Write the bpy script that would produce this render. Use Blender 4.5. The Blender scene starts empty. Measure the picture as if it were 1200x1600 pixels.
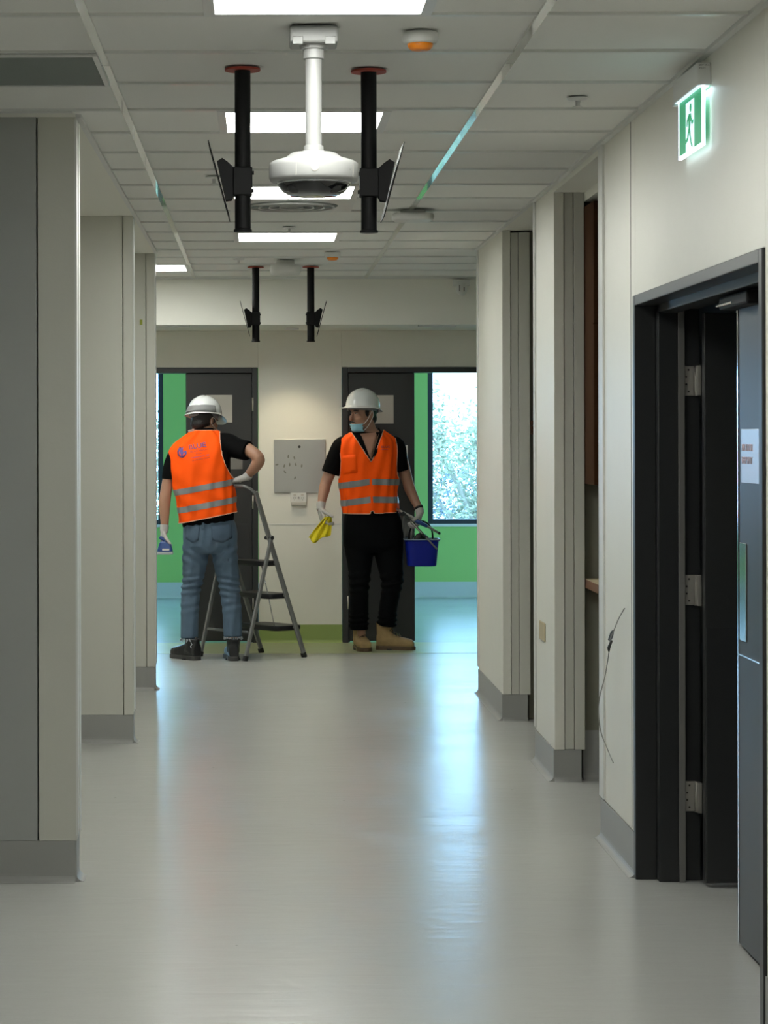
import bpy, bmesh, math, random
from mathutils import Vector, Matrix, Euler
from mathutils.bvhtree import BVHTree
random.seed(7)
C = bpy.context.scene.collection
PI = math.pi

# ------------------------------------------------------------------ camera
cam_d = bpy.data.cameras.new('camera'); cam = bpy.data.objects.new('camera', cam_d); C.objects.link(cam)
cam.location = (0, 0, 1.55)
cam.rotation_euler = (PI/2, 0.0022, 0)
cam_d.sensor_fit = 'AUTO'; cam_d.sensor_width = 36; cam_d.lens = 81
cam_d.shift_x = 194/1600; cam_d.shift_y = -120/1600
cam_d.clip_end = 300; cam_d.clip_start = .05
bpy.context.scene.camera = cam
# ------------------------------------------------------------------ exposure and world
sc = bpy.context.scene
sc.view_settings.view_transform = 'Standard'; sc.view_settings.look = 'None'
sc.view_settings.gamma = 1; sc.view_settings.use_curve_mapping = False
sc.view_settings.exposure = 0.12
sc.cycles.max_bounces = 10; sc.cycles.diffuse_bounces = 6; sc.cycles.glossy_bounces = 5
sc.cycles.sample_clamp_indirect = 4.0
w = bpy.data.worlds.new('world'); sc.world = w; w.use_nodes = True
bg = w.node_tree.nodes['Background']
bg.inputs[0].default_value = (0.37, 0.67, 1.0, 1); bg.inputs[1].default_value = 9.5
LIGHT_PANEL = 24.0
# sky portals in the two window openings of the far room
for px, pw in ((2.75, 2.3), (-2.07, 2.3)):
    L = bpy.data.lights.new('window_portal', 'AREA'); L.shape = 'RECTANGLE'; L.size = pw; L.size_y = 1.7
    L.cycles.is_portal = True
    o = bpy.data.objects.new('window_portal', L); C.objects.link(o)
    o.location = (px, 22.16, 1.55); o.rotation_euler = (-PI/2, 0, 0)

# ------------------------------------------------------------------ materials
def mat(name, col, rough=.6, metal=0, bump=0, bscale=200, spec=.5, var=0, vscale=8, coat=0, emit=None, estr=0, stretch=None, sheen=0):
    m = bpy.data.materials.new(name); m.use_nodes = True
    nt = m.node_tree; b = nt.nodes['Principled BSDF']
    b.inputs['Base Color'].default_value = (*col, 1); b.inputs['Roughness'].default_value = rough
    b.inputs['Metallic'].default_value = metal; b.inputs['Specular IOR Level'].default_value = spec
    b.inputs['Coat Weight'].default_value = coat; b.inputs['Sheen Weight'].default_value = sheen
    if emit: b.inputs['Emission Color'].default_value = (*emit, 1); b.inputs['Emission Strength'].default_value = estr
    tc = None
    def coord():
        t = nt.nodes.new('ShaderNodeTexCoord'); mp = nt.nodes.new('ShaderNodeMapping')
        nt.links.new(t.outputs['Object'], mp.inputs[0])
        if stretch: mp.inputs['Scale'].default_value = stretch
        return mp.outputs[0]
    if bump or var: tc = coord()
    if bump:
        n = nt.nodes.new('ShaderNodeTexNoise'); n.inputs['Scale'].default_value = bscale; n.inputs['Detail'].default_value = 3
        nt.links.new(tc, n.inputs[0])
        bp = nt.nodes.new('ShaderNodeBump'); bp.inputs['Strength'].default_value = bump; bp.inputs['Distance'].default_value = .01
        nt.links.new(n.outputs[0], bp.inputs['Height']); nt.links.new(bp.outputs[0], b.inputs['Normal'])
    if var:
        n = nt.nodes.new('ShaderNodeTexNoise'); n.inputs['Scale'].default_value = vscale; n.inputs['Detail'].default_value = 4
        nt.links.new(tc, n.inputs[0])
        r = nt.nodes.new('ShaderNodeMix'); r.data_type = 'RGBA'
        r.inputs[6].default_value = (*[c*(1-var) for c in col], 1); r.inputs[7].default_value = (*[min(1, c*(1+var)) for c in col], 1)
        nt.links.new(n.outputs[0], r.inputs[0]); nt.links.new(r.outputs[2], b.inputs['Base Color'])
    return m

def floor_mat(name, col):
    m = mat(name, col, .3, spec=.5)
    nt = m.node_tree; b = nt.nodes['Principled BSDF']; N = nt.nodes.new; lk = nt.links.new
    t = N('ShaderNodeTexCoord')
    # fine fleck of the vinyl plus scuff clouds
    n1 = N('ShaderNodeTexNoise'); n1.inputs['Scale'].default_value = 90; n1.inputs['Detail'].default_value = 3; lk(t.outputs['Object'], n1.inputs[0])
    n2 = N('ShaderNodeTexNoise'); n2.inputs['Scale'].default_value = 1.3; n2.inputs['Detail'].default_value = 5; lk(t.outputs['Object'], n2.inputs[0])
    mx = N('ShaderNodeMix'); mx.data_type = 'RGBA'
    mx.inputs[6].default_value = (*[c*.95 for c in col], 1); mx.inputs[7].default_value = (*[min(1, c*1.05) for c in col], 1)
    ad = N('ShaderNodeMath'); ad.operation = 'MULTIPLY_ADD'; ad.inputs[1].default_value = .45; lk(n1.outputs[0], ad.inputs[0])
    m2 = N('ShaderNodeMath'); m2.operation = 'MULTIPLY'; m2.inputs[1].default_value = .6; lk(n2.outputs[0], m2.inputs[0]); lk(m2.outputs[0], ad.inputs[2])
    lk(ad.outputs[0], mx.inputs[0])
    # sparse dark specks
    v = N('ShaderNodeTexVoronoi'); v.inputs['Scale'].default_value = 5.5; lk(t.outputs['Object'], v.inputs[0])
    lt = N('ShaderNodeMath'); lt.operation = 'LESS_THAN'; lt.inputs[1].default_value = .022; lk(v.outputs['Distance'], lt.inputs[0])
    mx2 = N('ShaderNodeMix'); mx2.data_type = 'RGBA'; mx2.inputs[7].default_value = (.12, .11, .1, 1)
    ml = N('ShaderNodeMath'); ml.operation = 'MULTIPLY'; ml.inputs[1].default_value = .6; lk(lt.outputs[0], ml.inputs[0])
    lk(ml.outputs[0], mx2.inputs[0]); lk(mx.outputs[2], mx2.inputs[6]); lk(mx2.outputs[2], b.inputs['Base Color'])
    # uneven polish
    n3 = N('ShaderNodeTexNoise'); n3.inputs['Scale'].default_value = 1.5; n3.inputs['Detail'].default_value = 2; n3.inputs['Roughness'].default_value = .7; lk(t.outputs['Object'], n3.inputs[0])
    mr = N('ShaderNodeMapRange'); mr.inputs[1].default_value = .35; mr.inputs[2].default_value = .7; mr.inputs[3].default_value = .245; mr.inputs[4].default_value = .27
    lk(n3.outputs[0], mr.inputs[0]); lk(mr.outputs[0], b.inputs['Roughness'])
    # waves and trowel scars
    n4 = N('ShaderNodeTexNoise'); n4.inputs['Scale'].default_value = 5; n4.inputs['Detail'].default_value = 1.5; n4.inputs['Distortion'].default_value = 1.2; lk(t.outputs['Object'], n4.inputs[0])
    mp5 = N('ShaderNodeMapping'); mp5.inputs['Rotation'].default_value = (0, 0, .6); mp5.inputs['Scale'].default_value = (30, 6, 10); lk(t.outputs['Object'], mp5.inputs[0])
    n5 = N('ShaderNodeTexNoise'); n5.inputs['Scale'].default_value = 1.5; n5.inputs['Detail'].default_value = 3; n5.inputs['Distortion'].default_value = 2.5; lk(mp5.outputs[0], n5.inputs[0])
    sb = N('ShaderNodeMath'); sb.operation = 'SUBTRACT'; sb.inputs[1].default_value = .56; lk(n5.outputs[0], sb.inputs[0])
    ab = N('ShaderNodeMath'); ab.operation = 'ABSOLUTE'; lk(sb.outputs[0], ab.inputs[0])
    r5 = N('ShaderNodeMapRange'); r5.inputs[1].default_value = .012; r5.inputs[2].default_value = 0; r5.inputs[3].default_value = 0; r5.inputs[4].default_value = 1; lk(ab.outputs[0], r5.inputs[0])
    n6 = N('ShaderNodeTexNoise'); n6.inputs['Scale'].default_value = 2.2; lk(t.outputs['Object'], n6.inputs[0])
    g6 = N('ShaderNodeMapRange'); g6.inputs[1].default_value = .52; g6.inputs[2].default_value = .60; lk(n6.outputs[0], g6.inputs[0])
    k6 = N('ShaderNodeMath'); k6.operation = 'MULTIPLY'; lk(r5.outputs[0], k6.inputs[0]); lk(g6.outputs[0], k6.inputs[1])
    mp7 = N('ShaderNodeMapping'); mp7.inputs['Scale'].default_value = (3.5, 16, 1); lk(t.outputs['Object'], mp7.inputs[0])
    n7 = N('ShaderNodeTexNoise'); n7.inputs['Scale'].default_value = 1; n7.inputs['Detail'].default_value = 2.5; n7.inputs['Distortion'].default_value = .6; lk(mp7.outputs[0], n7.inputs[0])
    w7 = N('ShaderNodeMath'); w7.operation = 'MULTIPLY_ADD'; w7.inputs[1].default_value = .38; lk(n7.outputs[0], w7.inputs[0]); q4 = N('ShaderNodeMath'); q4.operation = 'MULTIPLY'; q4.inputs[1].default_value = .5; lk(n4.outputs[0], q4.inputs[0]); lk(q4.outputs[0], w7.inputs[2])
    a5 = N('ShaderNodeMath'); a5.operation = 'MULTIPLY_ADD'; a5.inputs[1].default_value = .28; lk(k6.outputs[0], a5.inputs[0]); lk(w7.outputs[0], a5.inputs[2])
    bp = N('ShaderNodeBump'); bp.inputs['Strength'].default_value = .22; bp.inputs['Distance'].default_value = .012
    lk(a5.outputs[0], bp.inputs['Height']); lk(bp.outputs[0], b.inputs['Normal'])
    return m

def glass_mat():
    m = bpy.data.materials.new('window_glass'); m.use_nodes = True; nt = m.node_tree; nt.nodes.clear()
    o = nt.nodes.new('ShaderNodeOutputMaterial'); mx = nt.nodes.new('ShaderNodeMixShader'); mx.inputs[0].default_value = .06
    tr = nt.nodes.new('ShaderNodeBsdfTransparent'); tr.inputs[0].default_value = (.93, .98, 1, 1)
    gl = nt.nodes.new('ShaderNodeBsdfGlossy'); gl.inputs['Roughness'].default_value = .02
    nt.links.new(tr.outputs[0], mx.inputs[1]); nt.links.new(gl.outputs[0], mx.inputs[2]); nt.links.new(mx.outputs[0], o.inputs[0]); return m

M = dict(
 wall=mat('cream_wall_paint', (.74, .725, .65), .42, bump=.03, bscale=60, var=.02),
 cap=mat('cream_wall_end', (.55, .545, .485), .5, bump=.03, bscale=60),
 greypanel=mat('grey_wall_board', (.34, .35, .335), .5, var=.02),
 ceil=mat('ceiling_tile', (.80, .795, .76), .85, bump=.05, bscale=300),
 tee=mat('white_grid_metal', (.70, .71, .68), .13, spec=.9, coat=1),
 crosstee=mat('white_cross_bar', (.70, .71, .68), .3, spec=.6, coat=.15),
 plaster=mat('plasterboard', (.80, .79, .72), .8),
 skirt=mat('grey_vinyl_skirting', (.31, .31, .295), .45),
 floor=floor_mat('pale_grey_vinyl', (.44, .438, .415)),
 gfloor=floor_mat('green_vinyl', (.44, .47, .30)),
 gskirt=mat('green_vinyl_skirting', (.26, .34, .10), .4),
 green=mat('green_wall_paint', (.30, .55, .15), .5),
 rfloor=floor_mat('far_room_vinyl', (.34, .39, .40)),
 rskirt=mat('far_room_skirting', (.5, .54, .54), .4),
 frame=mat('charcoal_door_paint', (.024, .025, .026), .35, spec=.5),
 leaf=mat('charcoal_door_leaf', (.025, .026, .026), .38, spec=.5, var=.04),
 seal=mat('grey_seal_strip', (.16, .155, .145), .5),
 bframe=mat('dark_window_frame', (.008, .016, .024), .4),
 glass=glass_mat(),
 steel=mat('brushed_steel', (.44, .43, .40), .3, metal=1, bump=.06, bscale=60, stretch=(60, 60, 1)),
 hinge=mat('satin_hinge_metal', (.42, .40, .36), .4, metal=.7),
 screw=mat('dark_screw', (.05, .045, .04), .4, metal=.6),
 chrome=mat('polished_metal', (.8, .82, .84), .12, metal=1),
 wplast=mat('white_plastic', (.66, .66, .63), .4),
 wmetal=mat('white_powder_coat', (.68, .68, .66), .35),
 black=mat('black_powder_coat', (.003, .003, .0032), .6, spec=.25),
 brown=mat('dark_brown_laminate', (.045, .018, .006), .9, spec=.15, var=.25, vscale=12, stretch=(1, 1, .1)),
 brownedge=mat('brown_desk_edge', (.16, .07, .035), .5),
 nichewall=mat('niche_wall', (.20, .195, .15), .6),  # dimness of the niche put into the wall colour; smudges reuse it
 orange=mat('amber_lens', (.75, .22, .01), .3),
 red=mat('red_primer', (.33, .04, .02), .6),
 camwhite=mat('camera_white', (.30, .30, .29), .4),
 smoke=mat('smoked_dome', (.01, .01, .012), .06, coat=.5),
 grille=mat('dark_grille', (.20, .225, .21), .7),
 diffuser=mat('lamp_diffuser', (.9, .9, .9), .5, emit=(.98, 1, .95), estr=LIGHT_PANEL),
 paper=mat('paper', (.52, .49, .44), .7),
 beige=mat('beige_plastic', (.45, .38, .24), .6),
 wire=mat('grey_wire', (.26, .26, .24), .5),
 alu=mat('ladder_grey_metal', (.24, .24, .235), .4, metal=.5),
 rubber=mat('black_rubber', (.01, .01, .01), .6),
 tread=mat('black_tread', (.008, .008, .009), .45),
 skin=mat('skin_tone', (.36, .19, .12), .5, var=.06, vscale=30),
 skin2=mat('warm_skin_tone', (.36, .19, .125), .5, var=.06, vscale=30),
 hair=mat('black_hair', (.006, .005, .005), .5, bump=.6, bscale=120),
 tee_black=mat('black_cotton', (.0022, .0022, .0025), .9, spec=.12, bump=.5, bscale=12),
 trouser=mat('black_work_trousers', (.0018, .002, .0026), .9, spec=.12, bump=.5, bscale=9),
 denim=mat('faded_blue_denim', (.075, .12, .175), .8, bump=.55, bscale=11, var=.28, vscale=7),
 denim_dark=mat('denim_pocket', (.062, .10, .15), .8, bump=.3, bscale=20),
 denim_fray=mat('frayed_white_denim', (.42, .45, .48), .9),
 vest=mat('fluorescent_orange', (1.0, .095, .002), .75, bump=.7, bscale=9, spec=.15),
 reflect=mat('silver_reflective_tape', (.20, .20, .20), .4, bump=.2, bscale=14),
 piping=mat('vest_piping', (.75, .42, .28), .6),
 logo=mat('blue_purple_print', (.12, .07, .26), .6),
 logodark=mat('dark_red_print', (.30, .03, .05), .6),
 hat=mat('white_hard_hat', (.68, .69, .68), .22, coat=.3),
 hatband_shade=mat('grey_suspension_and_shade', (.20, .20, .20), .6),  # suspension grey, also used for the painted shade on the shell
 glove=mat('white_grey_glove', (.43, .41, .39), .65, bump=.3, bscale=60),
 mask=mat('pale_blue_mask', (.26, .50, .60), .7),
 strap=mat('white_ear_loop', (.65, .62, .6), .6),
 boot_black=mat('black_leather', (.008, .008, .009), .4, bump=.3, bscale=40),
 sole_dark=mat('dark_grey_sole', (.05, .048, .045), .6),
 boot_tan=mat('tan_suede', (.34, .225, .10), .75, bump=.4, bscale=50, var=.25, vscale=25),
 sole_tan=mat('brown_sole', (.10, .06, .03), .6),
 lace=mat('brown_lace', (.12, .08, .04), .7),
 yellow=mat('yellow_microfibre', (.85, .70, .02), .85, bump=.4, bscale=60),
 bucket=mat('royal_blue_plastic', (.001, .010, .24), .4, spec=.3),
 bucketrim=mat('grey_blue_rim', (.25, .30, .34), .4),
 greycloth=mat('grey_rag', (.22, .22, .21), .85, bump=.4, bscale=40),
 brushblue=mat('navy_plastic', (.02, .06, .22), .4),
 bristle=mat('pale_grey_bristle', (.40, .42, .42), .8),
 leafg=mat('tree_leaf', (.31, .32, .22), .6, var=.6, vscale=1.6),
 leafb=mat('bluish_tree_leaf', (.13, .17, .20), .6, var=.5, vscale=1.2),
 bark=mat('pale_bark', (.25, .22, .18), .8),
 ground=mat('grass_ground', (.12, .2, .07), .9),
 signgreen=mat('exit_sign_green', (.0, .30, .12), .4, emit=(0, .33, .13), estr=.55),
 signwhite=mat('exit_sign_white', (.8, .9, .95), .4, emit=(.65, .85, 1), estr=1.0),
 signedge=mat('exit_sign_lit_edge', (.9, .95, 1), .3, emit=(.75, .9, 1), estr=3),
 pinkprint=mat('faded_pink_print', (.62, .45, .50), .6),
 signpanel=mat('pale_door_sign', (.40, .42, .46), .25),
 print=mat('black_print', (.02, .02, .02), .6),
 tape=mat('green_tape', (.25, .28, .03), .6),
)
b_ = M['steel'].node_tree.nodes['Principled BSDF']; b_.inputs['Anisotropic'].default_value = .7; b_.inputs['Anisotropic Rotation'].default_value = .25

# ------------------------------------------------------------------ mesh helpers
def box(bm, x0, x1, y0, y1, z0, z1):
    vs = [bm.verts.new((x, y, z)) for z in (z0, z1) for y in (y0, y1) for x in (x0, x1)]
    for f in ((0,2,3,1),(4,5,7,6),(0,1,5,4),(2,6,7,3),(0,4,6,2),(1,3,7,5)): bm.faces.new([vs[i] for i in f])
def ringpts(c, ax, ay, rx, ry, n=20, e=2.0):
    out = []
    for i in range(n):
        a = 2*PI*i/n; ca, sa = math.cos(a), math.sin(a)
        out.append(Vector(c) + ax*(rx*math.copysign(abs(ca)**(2/e), ca)) + ay*(ry*math.copysign(abs(sa)**(2/e), sa)))
    return out
def loft(bm, rings, cap=True, closed=False):
    R = [[bm.verts.new(p) for p in r] for r in rings]; n = len(R[0])
    pairs = list(zip(R, R[1:])) + ([(R[-1], R[0])] if closed else [])
    for a, b in pairs:
        for i in range(n): bm.faces.new((a[i], a[(i+1) % n], b[(i+1) % n], b[i]))
    if cap and not closed:
        bm.faces.new(R[0][::-1]); bm.faces.new(R[-1])
def catmull(pts, k=4):
    out = []
    for i in range(len(pts)-1):
        p0 = pts[max(i-1, 0)]; p1 = pts[i]; p2 = pts[i+1]; p3 = pts[min(i+2, len(pts)-1)]
        for j in range(k):
            t = j/k
            out.append([.5*((2*b)+(-a+c)*t+(2*a-5*b+4*c-d)*t*t+(-a+3*b-3*c+d)*t**3) for a, b, c, d in zip(p0, p1, p2, p3)])
    out.append(list(pts[-1])); return out
def limb(bm, path, n=16, ref=(0, 1, 0), k=4, round_ends=True, e=2.0):
    """path rows: x,y,z,r  or x,y,z,rx,ry"""
    P = [list(p) if len(p) == 5 else [*p, p[3]] for p in path]
    if k > 1 and len(P) > 2: P = catmull(P, k)
    rings = []; ref = Vector(ref)
    for i, p in enumerate(P):
        a = Vector(P[max(i-1, 0)][:3]); b = Vector(P[min(i+1, len(P)-1)][:3]); t = (b-a).normalized()
        ax = t.cross(ref)
        if ax.length < .05: ax = t.cross(Vector((1, 0, 0)))
        ax.normalize(); ay = ax.cross(t).normalized()
        c = Vector(p[:3]); rx, ry = abs(p[3]), abs(p[4])
        if i == 0 and round_ends:
            for f in (.25, .7): rings.append(ringpts(c-t*rx*math.sqrt(1-f*f)*.9, ax, ay, rx*f, ry*f, n, e))
        rings.append(ringpts(c, ax, ay, rx, ry, n, e))
        if i == len(P)-1 and round_ends:
            for f in (.7, .25): rings.append(ringpts(c+t*rx*math.sqrt(1-f*f)*.9, ax, ay, rx*f, ry*f, n, e))
    loft(bm, rings)
def ell(bm, c, r, rot=None, n=20, m=12):
    mt = Matrix.Translation(Vector(c)) @ (rot.to_4x4() if rot else Matrix()) @ Matrix.Diagonal((*r, 1))
    bmesh.ops.create_uvsphere(bm, u_segments=n, v_segments=m, radius=1, matrix=mt)
def lathe(bm, prof, c=(0, 0, 0), n=40, cap=True):
    loft(bm, [ringpts((c[0], c[1], c[2]+z), Vector((1,0,0)), Vector((0,1,0)), max(r, .0004), max(r, .0004), n) for r, z in prof], cap)
def tube(bm, pts, r, n=8, k=1):
    limb(bm, [(*p, r) for p in pts], n=n, k=k, round_ends=False)
def obj(name, bm, m, parent=None, bevel=0, smooth=False, loc=None, recalc=True):
    if recalc: bmesh.ops.recalc_face_normals(bm, faces=bm.faces)
    me = bpy.data.meshes.new(name); bm.to_mesh(me); bm.free()
    me.materials.append(m); o = bpy.data.objects.new(name, me); C.objects.link(o)
    if smooth:
        for p in me.polygons: p.use_smooth = True
    if bevel:
        b = o.modifiers.new('b', 'BEVEL'); b.width = bevel; b.segments = 2; b.limit_method = 'ANGLE'
    if parent: o.parent = parent
    if loc: o.location = loc
    return o
def boxes(name, lst, m, parent=None, bevel=0):
    bm = bmesh.new()
    for b in lst: box(bm, *b)
    return obj(name, bm, m, parent, bevel)
def struct(o): o['kind'] = 'structure'; return o
def tag(o, label, cat, group=None):
    o['label'] = label; o['category'] = cat
    if group: o['group'] = group
    return o
def thing(name, label, cat, loc, group=None):
    o = bpy.data.objects.new(name, None); C.objects.link(o); o.location = loc; o.empty_display_size = .1
    return tag(o, label, cat, group)
def evaluated(o):
    dg = bpy.context.evaluated_depsgraph_get(); dg.update()
    return bpy.data.meshes.new_from_object(o.evaluated_get(dg))
def fuse(name, bm, m, parent, voxel=.007, smooth=2, fac=.5):
    me = bpy.data.meshes.new('t'); bmesh.ops.recalc_face_normals(bm, faces=bm.faces); bm.to_mesh(me); bm.free()
    t = bpy.data.objects.new('t', me); C.objects.link(t)
    r = t.modifiers.new('r', 'REMESH'); r.mode = 'VOXEL'; r.voxel_size = voxel
    if smooth:
        s = t.modifiers.new('s', 'SMOOTH'); s.iterations = smooth; s.factor = fac
    me2 = evaluated(t); bpy.data.objects.remove(t)
    me2.name = name; me2.materials.clear(); me2.materials.append(m)
    for p in me2.polygons: p.use_smooth = True
    o = bpy.data.objects.new(name, me2); C.objects.link(o)
    if parent: o.parent = parent
    return o
def dup(root, loc, label=None, rotz=None):
    r = root.copy(); C.objects.link(r); r.location = loc
    if rotz is not None: r.rotation_euler.z = rotz
    if label: r['label'] = label
    for ch in list(root.children):
        c = ch.copy(); C.objects.link(c); c.parent = r
        for g in ch.children:
            d = g.copy(); C.objects.link(d); d.parent = c
    return r

# ------------------------------------------------------------------ constants of the place
XL, XR, H = -.638, 1.313, 2.66
# floors
bm = bmesh.new(); box(bm, -4, 4, -4, 17.2, -.1, 0); struct(obj('floor', bm, M['floor']))
# ---------------- walls
def wall(name, lst, m='wall'): return struct(boxes(name, lst, M[m], bevel=.003))
SK = .143
wall('wall_left_near', [(-4, -.775, 8.0, 8.14, SK, H)], 'greypanel')
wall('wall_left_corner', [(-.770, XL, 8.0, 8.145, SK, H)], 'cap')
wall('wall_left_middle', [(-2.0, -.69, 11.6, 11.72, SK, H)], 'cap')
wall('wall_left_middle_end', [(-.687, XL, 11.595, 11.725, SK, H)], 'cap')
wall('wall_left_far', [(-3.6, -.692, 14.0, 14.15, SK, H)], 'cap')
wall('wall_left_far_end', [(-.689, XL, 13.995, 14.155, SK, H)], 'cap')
wall('wall_left_recess', [(-2.1, -2.0, 8.14, 14.0, 0, H)])
wall('wall_left_outer', [(-3.75, -3.6, 14.15, 17.2, 0, H)])
wall('wall_right_near', [(XR, XR+.147, -4, 5.98, 0, H), (XR, XR+.147, 5.98, 8.05, 2.035, H), (XR, XR+.147, 8.05, 8.875, SK+.01, H)])
wall('wall_right_pier', [(XR, XR+.045, 10.28, 10.985, SK, 2.66)])
wall('wall_right_far_pier', [(XR, XR+.045, 12.47, 13.86, SK, 2.66)])
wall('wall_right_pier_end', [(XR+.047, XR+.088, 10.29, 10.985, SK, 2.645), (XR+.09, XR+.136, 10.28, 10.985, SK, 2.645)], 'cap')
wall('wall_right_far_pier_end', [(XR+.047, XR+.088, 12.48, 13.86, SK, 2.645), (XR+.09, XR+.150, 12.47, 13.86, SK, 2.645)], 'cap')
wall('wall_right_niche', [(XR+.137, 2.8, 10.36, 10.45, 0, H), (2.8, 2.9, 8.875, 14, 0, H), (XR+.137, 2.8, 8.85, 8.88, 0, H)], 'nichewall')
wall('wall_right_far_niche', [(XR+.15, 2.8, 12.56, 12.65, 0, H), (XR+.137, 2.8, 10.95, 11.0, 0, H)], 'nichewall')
wall('wall_right_far_back', [(XR+.15, 3.7, 13.72, 13.86, 0, H)])
wall('wall_right_outer', [(3.6, 3.75, 13.86, 17.2, 0, H)])
wall('wall_side_room', [(4, 4.1, 4.5, 8.85, 0, H), (XR+.147, 4, 8.75, 8.85, 0, H), (XR+.147, 4, 4.4, 4.5, 0, H)], 'greypanel')
wall('wall_near_left', [(-4.1, -4, -4, 8.1, 0, H)])
wall('wall_back', [(-4, 4, -4.1, -4, 0, H)])
FY = 17.2
wall('wall_far', [(-.012, .612, FY, FY+.14, .135, 2.33), (-3.6, -1.6, FY, FY+.14, .135, 2.33), (2.16, 3.6, FY, FY+.14, .135, 2.33),
                  (-1.6, -.012, FY, FY+.14, 2.055, 2.33), (.612, 2.16, FY, FY+.14, 2.055, 2.33)])
wall('wall_bulkhead', [(-3.6, 3.6, 16.3, 17.34, 2.33, H)], 'plaster')
# thin cover strips: joints and corner guards
def trim(n, lst, m, bevel=.001): return struct(boxes('trim_%d' % n, lst, M[m], bevel=bevel))
trim(1, [(XL-.004, XL+.004, 8.0, 8.05, .16, H-.01), (XL-.004, XL+.004, 8.09, 8.147, .16, H-.01)], 'wplast')
trim(2, [(XR-.008, XR, 8.77, 8.885, .16, H), (XR-.008, XR+.10, 8.877, 8.885, .16, H)], 'wplast')
trim(3, [(XR-.008, XR, 10.94, 10.995, .16, H)], 'wplast')
trim(4, [(XR-.008, XR, 13.80, 13.868, .16, H)], 'wplast')
trim(5, [(XL, XL+.004, 11.6, 11.72, .16, H-.01), (XL, XL+.004, 14.0, 14.15, .16, H-.01)], 'wplast')
trim(6, [(-.012, .612, FY-.004, FY, .880, .889)], 'wplast')
trim(7, [(XR-.0015, XR, 8.14, 8.144, .16, H)], 'seal')
# ---------------- skirting with a coved foot
def skirting(name, runs, m='skirt', h=SK):
    """runs: (x0,y0,x1,y1,nx,ny): base line and the side it faces"""
    bm = bmesh.new()
    for x0, y0, x1, y1, nx, ny in runs:
        prof = [(0, h), (.004, h), (.004, .03)] + [(.004+.026*(1-math.cos(a)), .026*(1-math.sin(a))+.0008) for a in [PI/12*i for i in range(1, 7)]] + [(.03, -.01), (0, -.01)]
        A = [bm.verts.new((x0+nx*d, y0+ny*d, z)) for d, z in prof]; B = [bm.verts.new((x1+nx*d, y1+ny*d, z)) for d, z in prof]
        for i in range(len(prof)-1): bm.faces.new((A[i], A[i+1], B[i+1], B[i]))
        bm.faces.new(A); bm.faces.new(B)
    return struct(obj(name, bm, M[m]))
skirting('baseboard_left_near', [(-4, 8.004, XL-.006, 8.004, 0, -1), (XL-.006, 8.004, XL-.006, 8.14, 1, 0)])
skirting('baseboard_left_middle', [(-2, 11.604, XL-.006, 11.604, 0, -1), (XL-.006, 11.604, XL-.006, 11.72, 1, 0)])
skirting('baseboard_left_far', [(-2, 14.004, XL-.006, 14.004, 0, -1), (XL-.006, 14.004, XL-.006, 14.15, 1, 0)])
skirting('baseboard_right_near', [(XR, 8.05, XR, 8.87, -1, 0)], h=SK+.01)
skirting('baseboard_right_front', [(XR, -3.9, XR, 5.98, -1, 0)], h=SK)
skirting('baseboard_right_pier', [(XR, 10.29, XR, 10.98, -1, 0), (XR, 10.29, XR+.12, 10.29, 0, -1)])
skirting('baseboard_right_far_pier', [(XR, 12.48, XR, 13.85, -1, 0), (XR, 12.48, XR+.135, 12.48, 0, -1)])
skirting('baseboard_right_niche', [(XR+.137, 10.36, 2.8, 10.36, 0, -1)], h=.22)
struct(boxes('wall_left_foot', [(-4, XL-.006, 8.004, 8.14, 0, SK), (-2, XL-.006, 11.604, 11.72, 0, SK), (-3.6, XL-.006, 14.004, 14.15, 0, SK)], M['skirt']))
struct(boxes('wall_right_foot', [(XR, XR+.14, 8.05, 8.87, 0, SK), (XR, XR+.12, 10.29, 10.98, 0, SK), (XR, XR+.135, 12.48, 13.85, 0, SK)], M['skirt']))
skirting('baseboard_far', [(-.012, FY, .612, FY, 0, -1), (-3.6, FY, -1.6, FY, 0, -1), (2.16, FY, 3.6, FY, 0, -1)], 'gskirt', .135)
struct(boxes('wall_far_foot', [(-.012, .612, FY, FY+.14, 0, .135), (-3.6, -1.6, FY, FY+.14, 0, .135), (2.16, 3.6, FY, FY+.14, 0, .135)], M['gskirt']))
struct(boxes('floor_green_strip', [(-3.6, 3.6, 16.35, FY, 0, .0015)], M['gfloor']))
struct(boxes('floor_far_room', [(-4.5, 5, FY, 22.1, -.1, .001)], M['rfloor']))

# ---------------- ceiling: tiles, grid bars, plain plaster soffits
D0, DP = 7.87, .5925
rows = [D0+DP*k for k in range(-20, 15)]
TX = [-4, -2.87, -1.666, -.459, .748, 1.955, 3.16, 4]
lit = {4: 0}
bm = bmesh.new(); box(bm, -4, 4, -4, 16.3, H+.006, H+.1); ceiling = struct(obj('ceiling', bm, M['ceil']))
bm = bmesh.new()
for x in TX[1:-1]:
    if x > 1.4 or x < -.7:
        y1 = 7.87 if x < -.7 else 5.9; box(bm, x-.012, x+.012, -4, y1, H-.003, H+.006); box(bm, x-.012, x+.012, 14.15, 16.3, H-.003, H+.006)
    else: box(bm, x-.012, x+.012, -4, 16.3, H-.003, H+.006)
main = obj('main_bar', bm, M['tee'], ceiling)
bm = bmesh.new()
for y in rows:
    if y < -3.9 or y > 16.29: continue
    x0 = -4 if (y < 7.9 or y > 14.2) else XL
    x1 = XR if y < 14 else 3.6
    box(bm, x0, x1, y-.010, y+.010, H-.002, H+.006)
obj('cross_bar', bm, M['crosstee'], ceiling)
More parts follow.
